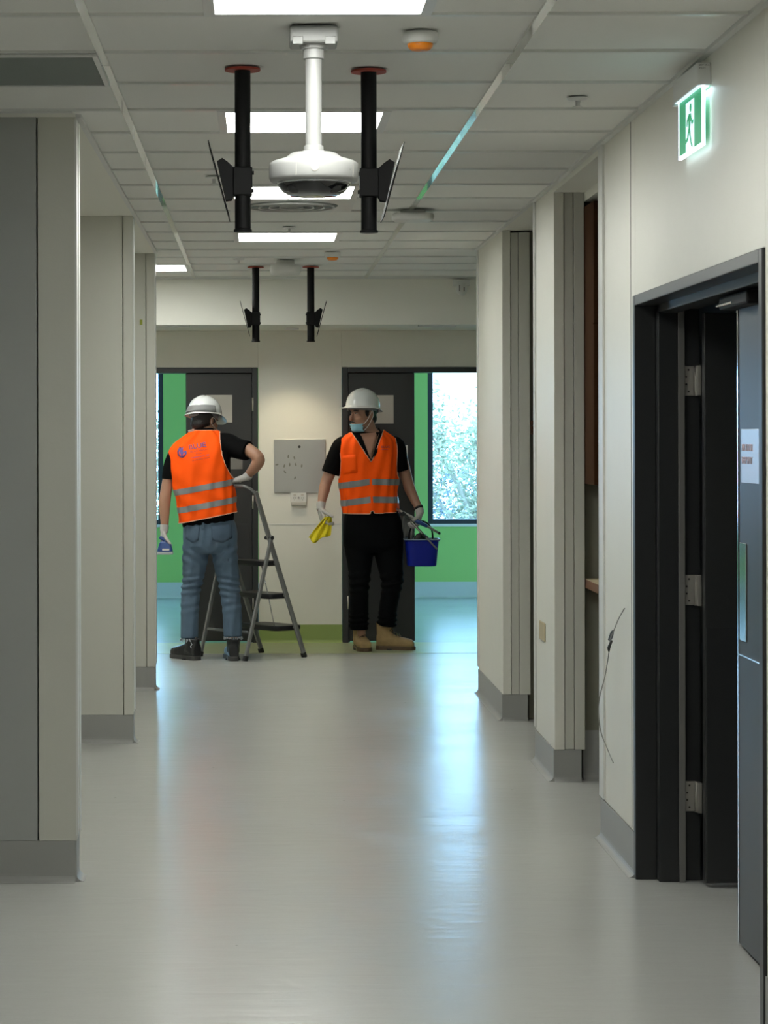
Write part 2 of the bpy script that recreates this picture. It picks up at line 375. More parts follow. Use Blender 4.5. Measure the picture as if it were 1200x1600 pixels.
# perimeter angle
bm = bmesh.new()
box(bm, XL, XL+.02, 8.0, 14.0, H-.006, H+.006); box(bm, XR-.02, XR, -4, 13.86, H-.006, H+.006)
box(bm, -4, XL, 7.87, 7.89, H-.006, H+.006); box(bm, -3.6, 3.6, 16.28, 16.3, H-.006, H+.006)
obj('perimeter_angle', bm, M['wmetal'], ceiling)
struct(boxes('ceiling_left_soffit', [(-4, XL, 7.89, 14.15, H-.004, H+.006)], M['plaster']))
struct(boxes('ceiling_right_soffit', [(XR, 2.8, 8.875, 13.86, H-.004, H+.006), (XR, XR+.137, 8.885, 10.28, H-.03, H), (XR+.137, 2.8, 8.88, 10.3, H-.07, H-.03)], M['plaster']))
struct(boxes('ceiling_far_room', [(-4.5, 5, FY+.14, 22.1, H+.1, H+.2)], M['plaster']))
struct(boxes('ceiling_side_room', [(XR+.147, 4, 4.5, 8.75, H+.006, H+.1)], M['plaster']))

# ---------------- far room with green wall and two windows
RY = 21.95
struct(boxes('wall_far_room', [(-.92, 1.60, RY, RY+.2, .15, H+.1), (-4.5, -.92, RY, RY+.2, .15, .70), (1.60, 5, RY, RY+.2, .15, .70),
    (-4.5, -.92, RY, RY+.2, 2.4, H+.1), (1.60, 5, RY, RY+.2, 2.4, H+.1), (-4.5, -3.22, RY, RY+.2, .7, 2.4), (3.9, 5, RY, RY+.2, .7, 2.4)], M['green']))
struct(boxes('wall_far_room_side', [(-4.6, -4.5, FY, 22.1, 0, H+.1), (5, 5.1, FY, 22.1, 0, H+.1)], M['green']))
struct(boxes('wall_far_room_foot', [(-4.5, 5, RY, RY+.2, 0, .15)], M['rskirt']))
skirting('baseboard_far_room', [(-4.5, RY, 5, RY, 0, -1)], 'rskirt', .15)
def window(n, x0, x1):
    z0, z1 = .70, 2.4
    fr = struct(boxes('window_%d' % n, [(x0, x0+.05, RY+.02, RY+.12, z0, z1), (x1-.05, x1, RY+.02, RY+.12, z0, z1), (x0+.05, x1-.05, RY+.02, RY+.12, z0, z0+.045), (x0+.05, x1-.05, RY+.02, RY+.12, z1-.05, z1)], M['bframe'], bevel=.003))
    boxes('pane', [(x0+.05, x1-.05, RY+.065, RY+.071, z0+.045, z1-.05)], M['glass'], fr)
    boxes('sill', [(x0, x1, RY-.015, RY+.02, z0-.025, z0)], M['wplast'], fr, .003)
window(1, -3.22, -.92); window(2, 1.60, 3.9)

# ---------------- outside
struct(boxes('ground_outside', [(-60, 60, 22.3, 160, -5.2, -5)], M['ground']))
def tree(x, y, top, rad, m, label, n=5200, seed=1):
    rnd = random.Random(seed); t = thing('tree', label, 'tree', (x, y, -5))
    bm = bmesh.new(); hh = top+5
    limb(bm, [(0, 0, 0, .16), (.05, 0, hh*.4, .12), (.0, .05, hh*.8, .05)], n=10)
    brs = []
    for i in range(16):
        a = rnd.uniform(0, 2*PI); z0 = hh*rnd.uniform(.3, .78); z1 = min(hh*.97, z0+rnd.uniform(.5, 1.6)); r = rad*rnd.uniform(.3, .9)*(1.15-z1/hh*.6)
        p = (r*math.cos(a), r*math.sin(a), z1); brs.append(p)
        limb(bm, [(0, 0, z0, .04), (p[0]*.5, p[1]*.5, (z0+z1)/2, .025), (*p, .01)], n=6, k=2)
    obj('trunk', bm, M['bark'], t, smooth=True)
    bm = bmesh.new()
    cl = brs + [(rnd.gauss(0, rad*.45), rnd.gauss(0, rad*.45), hh*rnd.uniform(.35, .96)) for _ in range(34)]
    for i in range(n):
        c = rnd.choice(cl); s = rad*.115
        p = Vector((c[0]+rnd.gauss(0, s), c[1]+rnd.gauss(0, s), min(hh, c[2]+rnd.gauss(0, s))))
        rot = Euler((rnd.uniform(0, 6), rnd.uniform(0, 6), rnd.uniform(0, 6))).to_matrix(); L = rnd.uniform(.025, .055)
        vs = [bm.verts.new(p+rot @ Vector(q)) for q in ((0, -L, 0), (L*.45, 0, .01), (0, L, 0), (-L*.45, 0, .01))]
        bm.faces.new(vs)
    f = obj('foliage', bm, m, t, recalc=False); f['kind'] = 'stuff'
tree(2.75, 28.5, 2.25, 1.5, M['leafg'], 'green leafy tree centred outside the right-hand window', 15000, 3)
tree(4.2, 30.0, 1.9, 1.7, M['leafg'], 'leafy tree at the right edge of the right-hand window', 13000, 4)
tree(3.1, 33.0, 1.3, 2.2, M['leafb'], 'darker bluish tree lower down behind the others at the right-hand window', 15000, 5)
tree(-1.7, 29.0, 2.0, 1.5, M['leafg'], 'leafy tree seen through the narrow strip of the left-hand window', 13000, 6)

# ------------------------------------------------------------------ doors
def near_door():
    d = struct(boxes('door_1', [
        (XR-.008, XR+.066, 8.02, 8.062, 0, 2.035), (XR-.008, XR+.066, 5.985, 6.03, 0, 2.035), (XR-.008, XR+.066, 6.03, 8.02, 1.998, 2.035),
        (XR+.066, XR+.135, 7.975, 8.06, 0, 2.0), (XR+.066, XR+.135, 5.985, 6.07, 0, 2.0), (XR+.066, XR+.135, 6.03, 8.02, 1.970, 2.035),
        (XR+.157, XR+.215, 8.00, 8.06, 0, 2.0), (XR+.157, XR+.215, 5.985, 6.04, 0, 2.0), (XR+.135, XR+.215, 6.03, 8.02, 1.985, 2.035)], M['frame'], bevel=.003))
    boxes('stop_strip', [(XR+.135, XR+.157, 7.965, 8.06, 0, 1.99)], M['seal'], d, .002)
    # leaf opened into the side room
    bm = bmesh.new(); box(bm, 1.520, 2.42, 7.875, 7.92, .015, 1.965)
    lf = obj('open_leaf', bm, M['leaf'], d, .003)
    boxes('kick_plate', [(1.525, 2.40, 7.873, 7.8755, .03, .888)], M['frame'], lf, .001)
    for z in (1.735, 1.01, .295):
        bm = bmesh.new(); box(bm, 1.470, 1.508, 7.985, 7.999, z-.052, z+.052); box(bm, 1.508, 1.522, 7.94, 7.985, z-.052, z+.052)
        hg = obj('hinge', bm, M['hinge'], d, .001)
        bm = bmesh.new(); tube(bm, [(1.509, 7.975, z-.053), (1.509, 7.975, z+.053)], .007, 12); obj('hinge_pin', bm, M['hinge'], hg, smooth=True)
        bm = bmesh.new()
        for k, sx in enumerate((1.486, 1.478, 1.478, 1.486)): ell(bm, (sx, 7.984, z+.038-.025*k), (.0035, .002, .0035), n=8, m=6)
        obj('screw', bm, M['screw'], hg, smooth=True)
    # closed leaf
    bm = bmesh.new(); box(bm, 1.446, 1.491, 6.075, 6.965, .012, 1.968)
    lf = obj('closed_leaf', bm, M['leaf'], d, .002)
    boxes('edge_strip', [(1.443, 1.449, 6.955, 6.969, .012, 1.965)], M['chrome'], lf)
    boxes('kick_plate', [(1.444, 1.4465, 6.09, 6.945, .03, .885)], M['leaf'], lf, .001)
    boxes('kick_plate_cap', [(1.4425, 1.4465, 6.09, 6.950, .885, .889)], M['chrome'], lf)
    boxes('pull_plate', [(1.4425, 1.4465, 6.845, 6.935, .93, 1.225)], M['chrome'], lf, .004)
    bm = bmesh.new(); box(bm, 1.395, 1.446, 6.60, 7.0, 1.925, 1.965); o = obj('closer_arm', bm, M['black'], lf, .008)
    bm = bmesh.new(); box(bm, 1.39, 1.396, 6.80, 7.02, 1.935, 1.942); obj('arm_edge', bm, M['chrome'], o, .001)
    # sign on the leaf
    s = tag(boxes('door_sign', [(1.4425, 1.4458, 6.60, 6.905, 1.405, 1.565)], M['signpanel'], None, .001), 'pale rectangular sign with faint pink lettering on the grey door leaf at right edge', 'sign')
    for i, (z, txt) in enumerate(((1.500, 'FIRE DOOR'), (1.462, 'KEEP SHUT'))):
        text_mesh('lettering', txt, .03, M['pinkprint'], s, Matrix.Translation((1.4418, 6.895, z)) @ Matrix.Rotation(-PI/2, 4, 'Z') @ Matrix.Rotation(PI/2, 4, 'X'), depth=.0004)
def text_mesh(name, txt, size, m, parent, mtx, depth=0, align='LEFT'):
    cu = bpy.data.curves.new('t', 'FONT'); cu.body = txt; cu.size = size; cu.extrude = depth; cu.align_x = align
    t = bpy.data.objects.new('t', cu); C.objects.link(t); me = evaluated(t); bpy.data.objects.remove(t)
    me.transform(mtx); me.materials.clear(); me.materials.append(m)
    o = bpy.data.objects.new(name, me); C.objects.link(o)
    if parent: o.parent = parent
    return o
near_door()
def far_door(n, x0, x1, lx0, lx1, hinge_x, plate):
    """x0..x1 outer frame; lx0..lx1 the shut half leaf"""
    d = struct(boxes('door_%d' % n, [(x0, x0+.042, FY-.012, FY+.145, 0, 2.055), (x1-.042, x1, FY-.012, FY+.145, 0, 2.055), (x0+.042, x1-.042, FY-.012, FY+.145, 2.015, 2.055)], M['frame'], bevel=.003))
    boxes('door_stop', [(lx0-.02 if n == 3 else lx1-.012, lx0+.012 if n == 3 else lx1+.02, FY+.052, FY+.13, 0, 2.02), (lx0, lx1, FY+.052, FY+.13, 2.0, 2.02)], M['frame'], d)
    bm = bmesh.new(); box(bm, lx0, lx1, FY+.005, FY+.05, .012, 2.01); lf = obj('half_leaf', bm, M['leaf'], d, .003)
    boxes('kick_plate', [(lx0+.02, lx1-.02, FY+.003, FY+.0055, .03, .888)], M['frame'], lf, .001)
    for z in (1.78, 1.05, .30):
        bm = bmesh.new(); tube(bm, [(hinge_x, FY-.008, z-.05), (hinge_x, FY-.008, z+.05)], .007, 10); obj('hinge', bm, M['hinge'], d, smooth=True)
    return d
far_door(2, -1.59, -.0144, -.552, -.058, -.052, None)
far_door(3, .617, 2.15, .660, 1.155, .656, None)
def at(px, py, Y): return ((px-406)*Y/3600, Y, 1.55-(py-680)*Y/3600)
def notice(px0, py0, px1, py1, m, label, cat='notice', name='notice'):
    a = at(px0, py1, FY); b = at(px1, py0, FY)
    return tag(boxes(name, [(a[0], b[0], FY+.0035, FY+.006, a[2], b[2])], M[m]), label, cat)
notice(322, 617, 363, 660, 'paper', 'blank cream notice sheet on the dark door behind the man in jeans')
notice(586, 618, 615, 662, 'paper', 'pale notice sheet on the dark door behind the head of the masked man')
notice(355, 711, 379, 733, 'seal', 'small grey plate on the dark door, under the bent arm of the man in jeans', 'plate', 'door_plate')
notice(628, 696, 637, 722, 'wplast', 'narrow pale plate on the dark door beside the black sleeve of the masked man', 'plate', 'door_plate')

# ------------------------------------------------------------------ things on the far wall
t = thing('steel_plate', 'square brushed stainless steel plate with finger marks on the wall between the doors', 'plate', (.297, FY, 1.32))
boxes('sheet', [(-.192, .192, -.012, 0, -.2, .2)], M['steel'], t, .002)
bm = bmesh.new(); tube(bm, [(-.003, -.02, .143), (-.003, -.011, .143)], .010, 16); obj('key_lock', bm, M['screw'], t)
bm = bmesh.new(); rn = random.Random(4)
for x, z, a in ((-.085, .07, .1), (-.04, .06, -.3), (-.115, .0, .2), (-.075, .01, 0), (-.11, -.045, -.7), (-.03, .01, -.3), (-.17, .01, 1.3), (-.035, -.09, .5), (.015, .0, .1)):
    R_ = Matrix.Rotation(a, 3, 'Y'); ell(bm, (x, -.0122, z), (.006, .0003, .013), R_, 10, 6)
obj('smudge', bm, M['nichewall'], t)
def outlet(loc, label):
    t = thing('power_outlet', label, 'power outlet', loc)
    boxes('face_plate', [(-.06, .06, -.012, 0, -.036, .036)], M['wplast'], t, .003)
    boxes('rocker_switch', [(-.038, -.018, -.016, -.012, .012, .026), (.018, .038, -.016, -.012, .012, .026)], M['paper'], t, .001)
    bm = bmesh.new()
    for sx in (-.03, .03):
        for dx, dz in ((-.007, -.004), (.007, -.004), (0, -.018)): box(bm, sx+dx-.0015, sx+dx+.0015, -.0125, -.0115, dz-.005, dz+.005)
    obj('socket_slot', bm, M['print'], t)
    bm = bmesh.new(); tube(bm, [(0, -.03, -.002), (0, -.012, -.002)], .007, 12); obj('key_switch', bm, M['chrome'], t)
    boxes('base_box', [(-.055, .055, -.03, 0, -.058, -.036)], M['paper'], t, .003)
outlet((.288, FY, 1.085), 'white double power outlet below the stainless steel plate')
tag(boxes('tape_patch', [(XR-.006, XR, 10.60, 10.80, .595, .680)], M['beige'], None, .002), 'small beige masking tape patch low on the right-hand wall pier', 'tape patch')  # peeling beige tape, built as a flat plate

# ------------------------------------------------------------------ lamps
def ceiling_lamp(x0, y0, label):
    """600 panel in the tile row starting at y0"""
    cx, cy = x0+.30, y0+DP/2
    t = thing('ceiling_light', label, 'ceiling light', (cx, cy, H), 'square recessed ceiling lights')
    bm = bmesh.new()
    for a in ((-.30, .30, -.288, -.262), (-.30, .30, .262, .288), (-.30, -.270, -.262, .262), (.270, .30, -.262, .262)): box(bm, *a, -.004, .004)
    obj('frame', bm, M['wmetal'], t, .001)
    boxes('diffuser', [(-.270, .270, -.262, .262, -.001, .004)], M['diffuser'], t)
    return t
l0 = ceiling_lamp(-.145, rows[20], 'square lit ceiling panel behind the upper half of the two nearest black poles')
dup(l0, (.155, rows[16]+DP/2, H), 'lit ceiling panel cut by the top edge of the photo above the dome camera')
dup(l0, (.155, rows[24]+DP/2, H), 'lit ceiling panel partly hidden behind the white dome camera')
dup(l0, (.155, rows[28]+DP/2, H), 'lit ceiling panel just below the ends of the nearest black poles')
dup(l0, (-.76, rows[32]+DP/2, H), 'lit ceiling panel at far left beside the left wall end')
dup(l0, (.155, rows[12]+DP/2, H), 'first lit ceiling panel above and in front of the camera, out of frame')
dup(l0, (.155, rows[8]+DP/2, H), 'lit ceiling panel behind the camera, out of frame')
dup(l0, (-2.6, 15.27, H), 'unseen lit panel added in the left side bay to brighten the far area')  # unseen lamp, added to raise the ambient light at the far end
dup(l0, (2.45, rows[12]+DP/2+7.1, H), 'unseen lit panel added behind the right wall for extra brightness')  # second unseen lamp, added only for more light
# downlight in the soffit
t = thing('downlight', 'small recessed downlight in the soffit between the two far doors', 'downlight', (.235, 16.76, 2.33))
bm = bmesh.new(); lathe(bm, [(.045, -.014), (.05, -.012), (.052, .0), (.036, .0), (.036, -.010), (.045, -.014)], cap=False); obj('rim', bm, M['wmetal'], t)
bm = bmesh.new(); lathe(bm, [(.035, -.001), (.035, 0)]); obj('lens', bm, M['signwhite'], t)
L = bpy.data.lights.new('downlight_bulb', 'SPOT'); L.energy = 26; L.color = (1, .88, .62); L.spot_size = 1.75; L.spot_blend = .7; L.shadow_soft_size = .03
lo = bpy.data.objects.new('downlight_bulb', L); C.objects.link(lo); lo.location = (0, 0, -.02); lo.parent = t

# ------------------------------------------------------------------ ceiling furniture
def dome_camera():
    t = thing('dome_camera', 'white multi-lens dome camera hanging on a pipe between two black poles', 'security camera', (.149, 6.3, H))
    o = boxes('mount_box', [(-.065, .065, -.065, .065, -.046, 0)], M['camwhite'], t, .006)
    boxes('mount_foot', [(-.058, -.03, -.069, -.065, -.052, -.03), (.03, .058, -.069, -.065, -.052, -.03)], M['camwhite'], o, .002)
    bm = bmesh.new(); lathe(bm, [(.038, -.046), (.034, -.056), (.029, -.058), (.029, -.082), (.0225, -.084), (.0225, -.318), (.027, -.32), (.028, -.345), (.03, -.35)]); obj('pipe', bm, M['camwhite'], t, smooth=False)
    bm = bmesh.new(); lathe(bm, [(.03, -.334), (.062, -.340), (.078, -.352), (.112, -.362), (.121, -.368), (.1225, -.376), (.1225, -.408), (.119, -.416), (.112, -.420), (.06, -.422)]); h = obj('housing', bm, M['camwhite'], t, smooth=True)
    bm = bmesh.new(); lathe(bm, [(.099, -.419), (.097, -.430), (.086, -.445), (.065, -.456), (.035, -.459), (.001, -.459)]); obj('smoked_dome', bm, M['smoke'], t, smooth=True)
    bm = bmesh.new(); lathe(bm, [(.100, -.418), (.1035, -.421), (.100, -.4245)]); obj('dome_ring', bm, M['chrome'], t, smooth=True)
    bm = bmesh.new()
    for i in range(4):
        a = PI/4+i*PI/2; ell(bm, (.075*math.cos(a), .075*math.sin(a), -.440), (.02, .02, .014))
    obj('lens', bm, M['print'], t, smooth=True)
    bm = bmesh.new()
    for x in (-.05, .0, .105): ell(bm, (x, -math.sqrt(.1228**2-x*x), -.392), (.010, .002, .010) if x == 0 else (.0008, .0015, .02))
    obj('seam', bm, M['paper'], h)
    tl = text_mesh('maker_mark', 'V', .008, M['seal'], h, Matrix.Translation((.095, -.0785, -.396)) @ Matrix.Rotation(.9, 4, 'Z') @ Matrix.Rotation(PI/2, 4, 'X'))
dome_camera()
def pole_mount(loc, label, flip):
    s = -1 if flip else 1    # plate leans away on the +s side
    t = thing('screen_mount', label, 'ceiling mount', loc, 'black ceiling poles for screens')
    bm = bmesh.new(); lathe(bm, [(.054, -.006), (.054, 0), (.02, 0)], n=40); o = obj('ceiling_flange', bm, M['red'], t)
    bm = bmesh.new(); lathe(bm, [(.024, 0), (.024, -.485), (.020, -.486)], n=32); obj('pole', bm, M['black'], t, smooth=False)
    bm = bmesh.new(); lathe(bm, [(.024, -.486), (.0275, -.487), (.0275, -.494), (.01, -.495)], n=32); obj('end_cap', bm, M['black'], t)
    boxes('collar', [(-.029, .029, -.03, .03, -.385, -.300)], M['black'], t, .003)
    bm = bmesh.new()
    for z in (-.315, -.37): tube(bm, [(-s*.034, 0, z), (-s*.028, 0, z)], .006, 10)
    obj('grub_screw', bm, M['black'], t)
    # arms: two triangular cheeks
    for yy in (-.02, .02):
        bm = bmesh.new(); P = [(.028, -.300), (.046, -.283), (.062, -.272), (.078, -.282), (.052, -.40), (.034, -.398), (.028, -.385)]
        A = [bm.verts.new((s*x, yy-.002, z)) for x, z in P]; B = [bm.verts.new((s*x, yy+.002, z)) for x, z in P]
        bm.faces.new(A); bm.faces.new(B[::-1])
        for i in range(len(P)): bm.faces.new((A[i], A[(i+1) % len(P)], B[(i+1) % len(P)], B[i]))
        obj('tilt_arm', bm, M['black'], t)
    bm = bmesh.new(); P = [(.101, -.228), (.104, -.228), (.042, -.455), (.039, -.455)]
    A = [bm.verts.new((s*x, -.1, z)) for x, z in P]; B = [bm.verts.new((s*x, .1, z)) for x, z in P]
    bm.faces.new(A); bm.faces.new(B[::-1])
    for i in range(4): bm.faces.new((A[i], A[(i+1) % 4], B[(i+1) % 4], B[i]))
    obj('screen_plate', bm, M['black'], t, .001)
    return t
pole_mount((-.05, 6.98, H), 'left one of the two nearest black ceiling poles, plate leaning left', True)
pole_mount((.334, 7.02, H), 'right one of the two nearest black ceiling poles, plate leaning right', False)
pole_mount((-.025, 15.2, H), 'far black ceiling pole above the left far door, plate leaning left', True)
pole_mount((.338, 15.2, H), 'far black ceiling pole above the masked man, plate leaning right', False)
def smoke_alarm(loc, label):
    t = thing('smoke_detector', label, 'smoke detector', loc, 'white detectors with amber lens')
    bm = bmesh.new(); lathe(bm, [(.048, 0), (.0495, -.006), (.0495, -.022), (.044, -.030), (.03, -.032)]); obj('base', bm, M['wplast'], t, smooth=True)
    bm = bmesh.new(); lathe(bm, [(.036, -.031), (.034, -.040), (.026, -.048), (.012, -.050), (.001, -.050)]); obj('amber_lens', bm, M['orange'], t, smooth=True)
    return t
a = smoke_alarm((.445, 6.36, H), 'white smoke detector with amber lens nearest the camera, right of the dome camera')
dup(a, (.444, 14.0, H), 'distant white smoke detector with amber lens near the far bulkhead')
def access_point(loc, rx, ry, label, k=1):
    t = thing('wireless_access_point', label, 'access point', loc)
    bm = bmesh.new()
    X, Y = Vector((1, 0, 0)), Vector((0, 1, 0))
    loft(bm, [ringpts((0, 0, z), X, Y, rx*f, ry*f, 40, 2.6) for f, z in ((.55, 0), (.6, -.016), (.95, -.018), (1, -.028), (.98, -.044), (.90, -.052), (.3, -.055))])
    obj('shell', bm, M['wplast'], t, smooth=True)
    bm = bmesh.new(); ell(bm, (-rx*.93, -.01, -.030), (.006, .006, .006)); obj('status_lamp', bm, M['signwhite'], t)
    return t
access_point((.76, 11.4, H), .105, .105, 'flat white oval access point on the right side of the ceiling')
access_point((.165, 14.65, H), .10, .10, 'flat white access point between the two far black poles').scale = (1, 1, 1.7)
def sprinkler(loc, label):
    t = thing('sprinkler_head', label, 'sprinkler', loc, 'ceiling sprinklers')
    bm = bmesh.new(); lathe(bm, [(.036, 0), (.036, -.003), (.028, -.008), (.012, -.009)]); obj('rosette', bm, M['wmetal'], t, smooth=True)
    bm = bmesh.new(); lathe(bm, [(.008, -.008), (.007, -.028)]); obj('stem', bm, M['wmetal'], t)
    bm = bmesh.new(); lathe(bm, [(.016, -.028), (.016, -.030), (.004, -.031)]); obj('deflector', bm, M['wmetal'], t)
    return t
a = sprinkler((1.05, 7.6, H), 'white sprinkler head on the ceiling near the exit sign')
dup(a, (-.195, 9.9, H), 'white sprinkler head left of the left near pole bracket')
dup(a, (.16, 12.3, H), 'small sprinkler head in front of the fourth ceiling light')
dup(a, (-.13, 14.5, H), 'tiny sprinkler head just left of the far left pole')
# round swirl diffuser
t = thing('air_diffuser', 'square ceiling panel with round swirl air vent behind the dome camera', 'air vent', (.155, 11.14, H))
boxes('panel', [(-.3, .3, -.285, .285, -.002, .004)], M['wmetal'], t, .001)
bm = bmesh.new()
for r in (.05, .1, .15, .2): lathe(bm, [(r+.006, -.002), (r+.012, -.014), (r+.002, -.012)], cap=False)
obj('louvre_ring', bm, M['wmetal'], t, smooth=True)
bm = bmesh.new(); lathe(bm, [(.225, -.003), (.225, -.002)]); obj('dark_recess', bm, M['grille'], t)
# return air grille
t = thing('return_air_grille', 'dark rectangular air grille in the ceiling at the top left', 'air grille', (-1.07, 6.975, H-.007))
boxes('rim', [(-.6, -.585, -.29, .29, -.004, .004), (.585, .6, -.29, .29, -.004, .004), (-.585, .585, -.29, -.275, -.004, .004), (-.585, .585, .275, .29, -.004, .004)], M['wmetal'], t, .001)
bm = bmesh.new()
for i in range(44):
    y = -.270+i*.01245; box(bm, -.585, .585, y, y+.010, .0, .004)
obj('mesh_panel', bm, M['grille'], t)
boxes('backing', [(-.585, .585, -.275, .275, .003, .0055)], M['grille'], t)
# slots in the bulkhead soffit
def slot(x, label, w):
    t = thing('slot_diffuser', label, 'air vent', (x, 16.42, 2.33), 'slot air vents under the bulkhead')
    boxes('slot_frame', [(-w/2, w/2, -.045, -.035, -.006, 0), (-w/2, w/2, .035, .045, -.006, 0)], M['wmetal'], t)
    boxes('dark_slot', [(-w/2, w/2, -.035, .035, -.003, 0)], M['grille'], t)
slot(-.68, 'dark slot air vent under the bulkhead at left, above the left far door', .36)
slot(1.265, 'dark slot air vent under the bulkhead at right, above the right far door', .27)
# small camera on the bulkhead
t = thing('wall_sensor', 'small white sensor mounted at the top right of the bulkhead', 'sensor', (1.425, 16.3, 2.61))
boxes('bracket', [(-.06, .06, -.05, 0, -.01, .035)], M['wplast'], t, .004)
bm = bmesh.new(); ell(bm, (0, -.05, -.03), (.04, .035, .05)); obj('sensor_head', bm, M['wplast'], t, smooth=True)
boxes('slit', [(-.020, -.014, -.087, -.080, -.05, -.005), (.012, .018, -.087, -.080, -.05, -.02)], M['seal'], t)

# ------------------------------------------------------------------ exit sign
def exit_sign():
    t = thing('exit_sign', 'green running man exit sign, lit, under a grey box on the right wall', 'exit sign', (XR, 6.69, 2.63))
    hs = boxes('housing', [(-.042, 0, 0, .385, -.066, 0)], M['wmetal'], t, .004)
    boxes('lamp_strip', [(-.038, -.004, .01, .375, -.0685, -.066)], M['signwhite'], t)
    boxes('housing_lip', [(-.042, -.028, .37, .40, -.072, -.066)], M['wmetal'], t, .001)
    x0, x1 = -.026, -.018
    boxes('green_panel', [(x0, x1, .012, .370, -.230, -.068)], M['signgreen'], t)
    boxes('lit_edge', [(x0-.0005, x1+.0005, .0, .012, -.240, -.068), (x0-.0005, x1+.0005, .370, .380, -.240, -.068), (x0-.0005, x1+.0005, .012, .370, -.240, -.231)], M['signedge'], t)
    boxes('doorway_symbol', [(x0-.001, x0, .125, .255, -.229, -.085)], M['signwhite'], t)
    bm = bmesh.new()
    def poly(pts):
        a = [bm.verts.new((x0-.0022, y, z)) for y, z in pts]; b = [bm.verts.new((x0-.001, y, z)) for y, z in pts]
        bm.faces.new(a); bm.faces.new(b[::-1])
        for i in range(len(pts)): bm.faces.new((a[i], a[(i+1) % len(pts)], b[(i+1) % len(pts)], b[i]))
    poly([(.175+.013*math.cos(a*PI/6), -.107+.013*math.sin(a*PI/6)) for a in range(12)])
    poly([(.170, -.124), (.200, -.122), (.215, -.130), (.205, -.165), (.185, -.168)])
    poly([(.200, -.124), (.232, -.137), (.240, -.155), (.232, -.157), (.222, -.143), (.198, -.137)])
    poly([(.172, -.126), (.150, -.150), (.130, -.146), (.132, -.154), (.154, -.160), (.182, -.138)])
    poly([(.186, -.165), (.205, -.163), (.190, -.190), (.165, -.222), (.150, -.226), (.152, -.217), (.162, -.212), (.178, -.186)])
    poly([(.190, -.164), (.208, -.164), (.228, -.190), (.258, -.196), (.258, -.207), (.222, -.200)])
    obj('running_figure', bm, M['signgreen'], t)
    # rating text on the end face
    for i, (dx, dz, s, tx) in enumerate(((-.036, -.010, .007, 'EXIT 24 m'), (-.036, -.019, .006, 'IP20 CE'))):
        text_mesh('rating_text', tx, s, M['print'], hs, Matrix.Translation((dx, -.0006, dz)) @ Matrix.Rotation(PI/2, 4, 'X'))
    L = bpy.data.lights.new('sign_lamp', 'AREA'); L.shape = 'RECTANGLE'; L.size = .008; L.size_y = .34; L.energy = .16; L.color = (.7, .85, 1)
    lo = bpy.data.objects.new('sign_lamp', L); C.objects.link(lo); lo.parent = t; lo.location = (-.011, .19, -.070)
exit_sign()

# ------------------------------------------------------------------ right wall niche joinery and cable
t = thing('timber_cupboard', 'tall dark brown timber cupboard in the niche behind the right wall', 'cupboard', (1.47, 10.0, 1.33))
boxes('carcass', [(-.02, .9, .02, .355, 0, 1.235)], M['brown'], t, .002)
boxes('door', [(-.02, .9, .0, .018, .705, 1.235)], M['brown'], t, .003)
boxes('lower_door', [(-.02, .9, .0, .018, 0, .699)], M['brown'], t, .003)
t = thing('niche_desk', 'narrow brown-edged desk ledge in the niche behind the right wall', 'desk', (1.47, 9.9, .0))
boxes('worktop', [(-.015, 1.2, .005, .455, .880, .905)], M['beige'], t, .002)
boxes('edge_strip', [(-.018, 1.2, 0, .005, .865, .903), (-.018, -.015, .005, .455, .865, .903)], M['brownedge'], t, .001)
boxes('bracket', [(.5, .54, .05, .455, .6, .88)], M['brown'], t)
tag(boxes('timber_rail', [(1.465, 1.9, 12.40, 12.555, 1.60, 1.625), (1.465, 1.9, 12.42, 12.555, 1.55, 1.595)], M['brown'], None, .002), 'short dark timber ledge in the gap between the two right wall piers', 'ledge')
def cable():
    t = thing('loose_cable', 'thin grey cable hanging out of a torn hole in the right wall', 'cable', (XR, 8.62, .80))
    def q(px, py, X): Y = 3600*X/(px-406); return (X-XR, Y-8.62, 1.55-(py-680)*Y/3600-.80)
    pts = [q(975, 952, 1.306), q(966, 968, 1.30), q(959, 985, 1.295), q(953, 1000, 1.29), q(950, 1025, 1.285), q(944, 1060, 1.275), q(936, 1090, 1.262), q(934, 1115, 1.262), q(938, 1145, 1.275), q(948, 1172, 1.29), q(957, 1193, 1.30)]
    bm = bmesh.new(); tube(bm, pts, .0021, 8, k=4); obj('wire', bm, M['wire'], t, smooth=True)
    bm = bmesh.new()
    P = [(957.5, 985), (958.5, 990), (957, 997), (953, 1004), (949, 1001), (951, 995), (953.5, 988)]
    a = [bm.verts.new(q(x, y, XR-.0008)) for x, y in P]; b = [bm.verts.new(q(x, y, XR-.0001)) for x, y in P]
    bm.faces.new(a); bm.faces.new(b[::-1])
    for i in range(7): bm.faces.new((a[i], a[(i+1) % 7], b[(i+1) % 7], b[i]))
    obj('torn_hole', bm, M['print'], t)
    bm = bmesh.new(); limb(bm, [(*q(955, 1003, 1.288), .004), (*q(951, 1012, 1.286), .006), (*q(950.5, 1018, 1.285), .004)], n=8); obj('wire_joint', bm, M['print'], t)
cable()
tag(boxes('green_tape_mark', [((219-406)*14/3600, (223-406)*14/3600, 13.9965, 13.999, 1.55+(680-507)*14/3600, 1.55+(680-499)*14/3600)], M['tape']), 'tiny green tape mark high on the furthest left wall', 'tape')

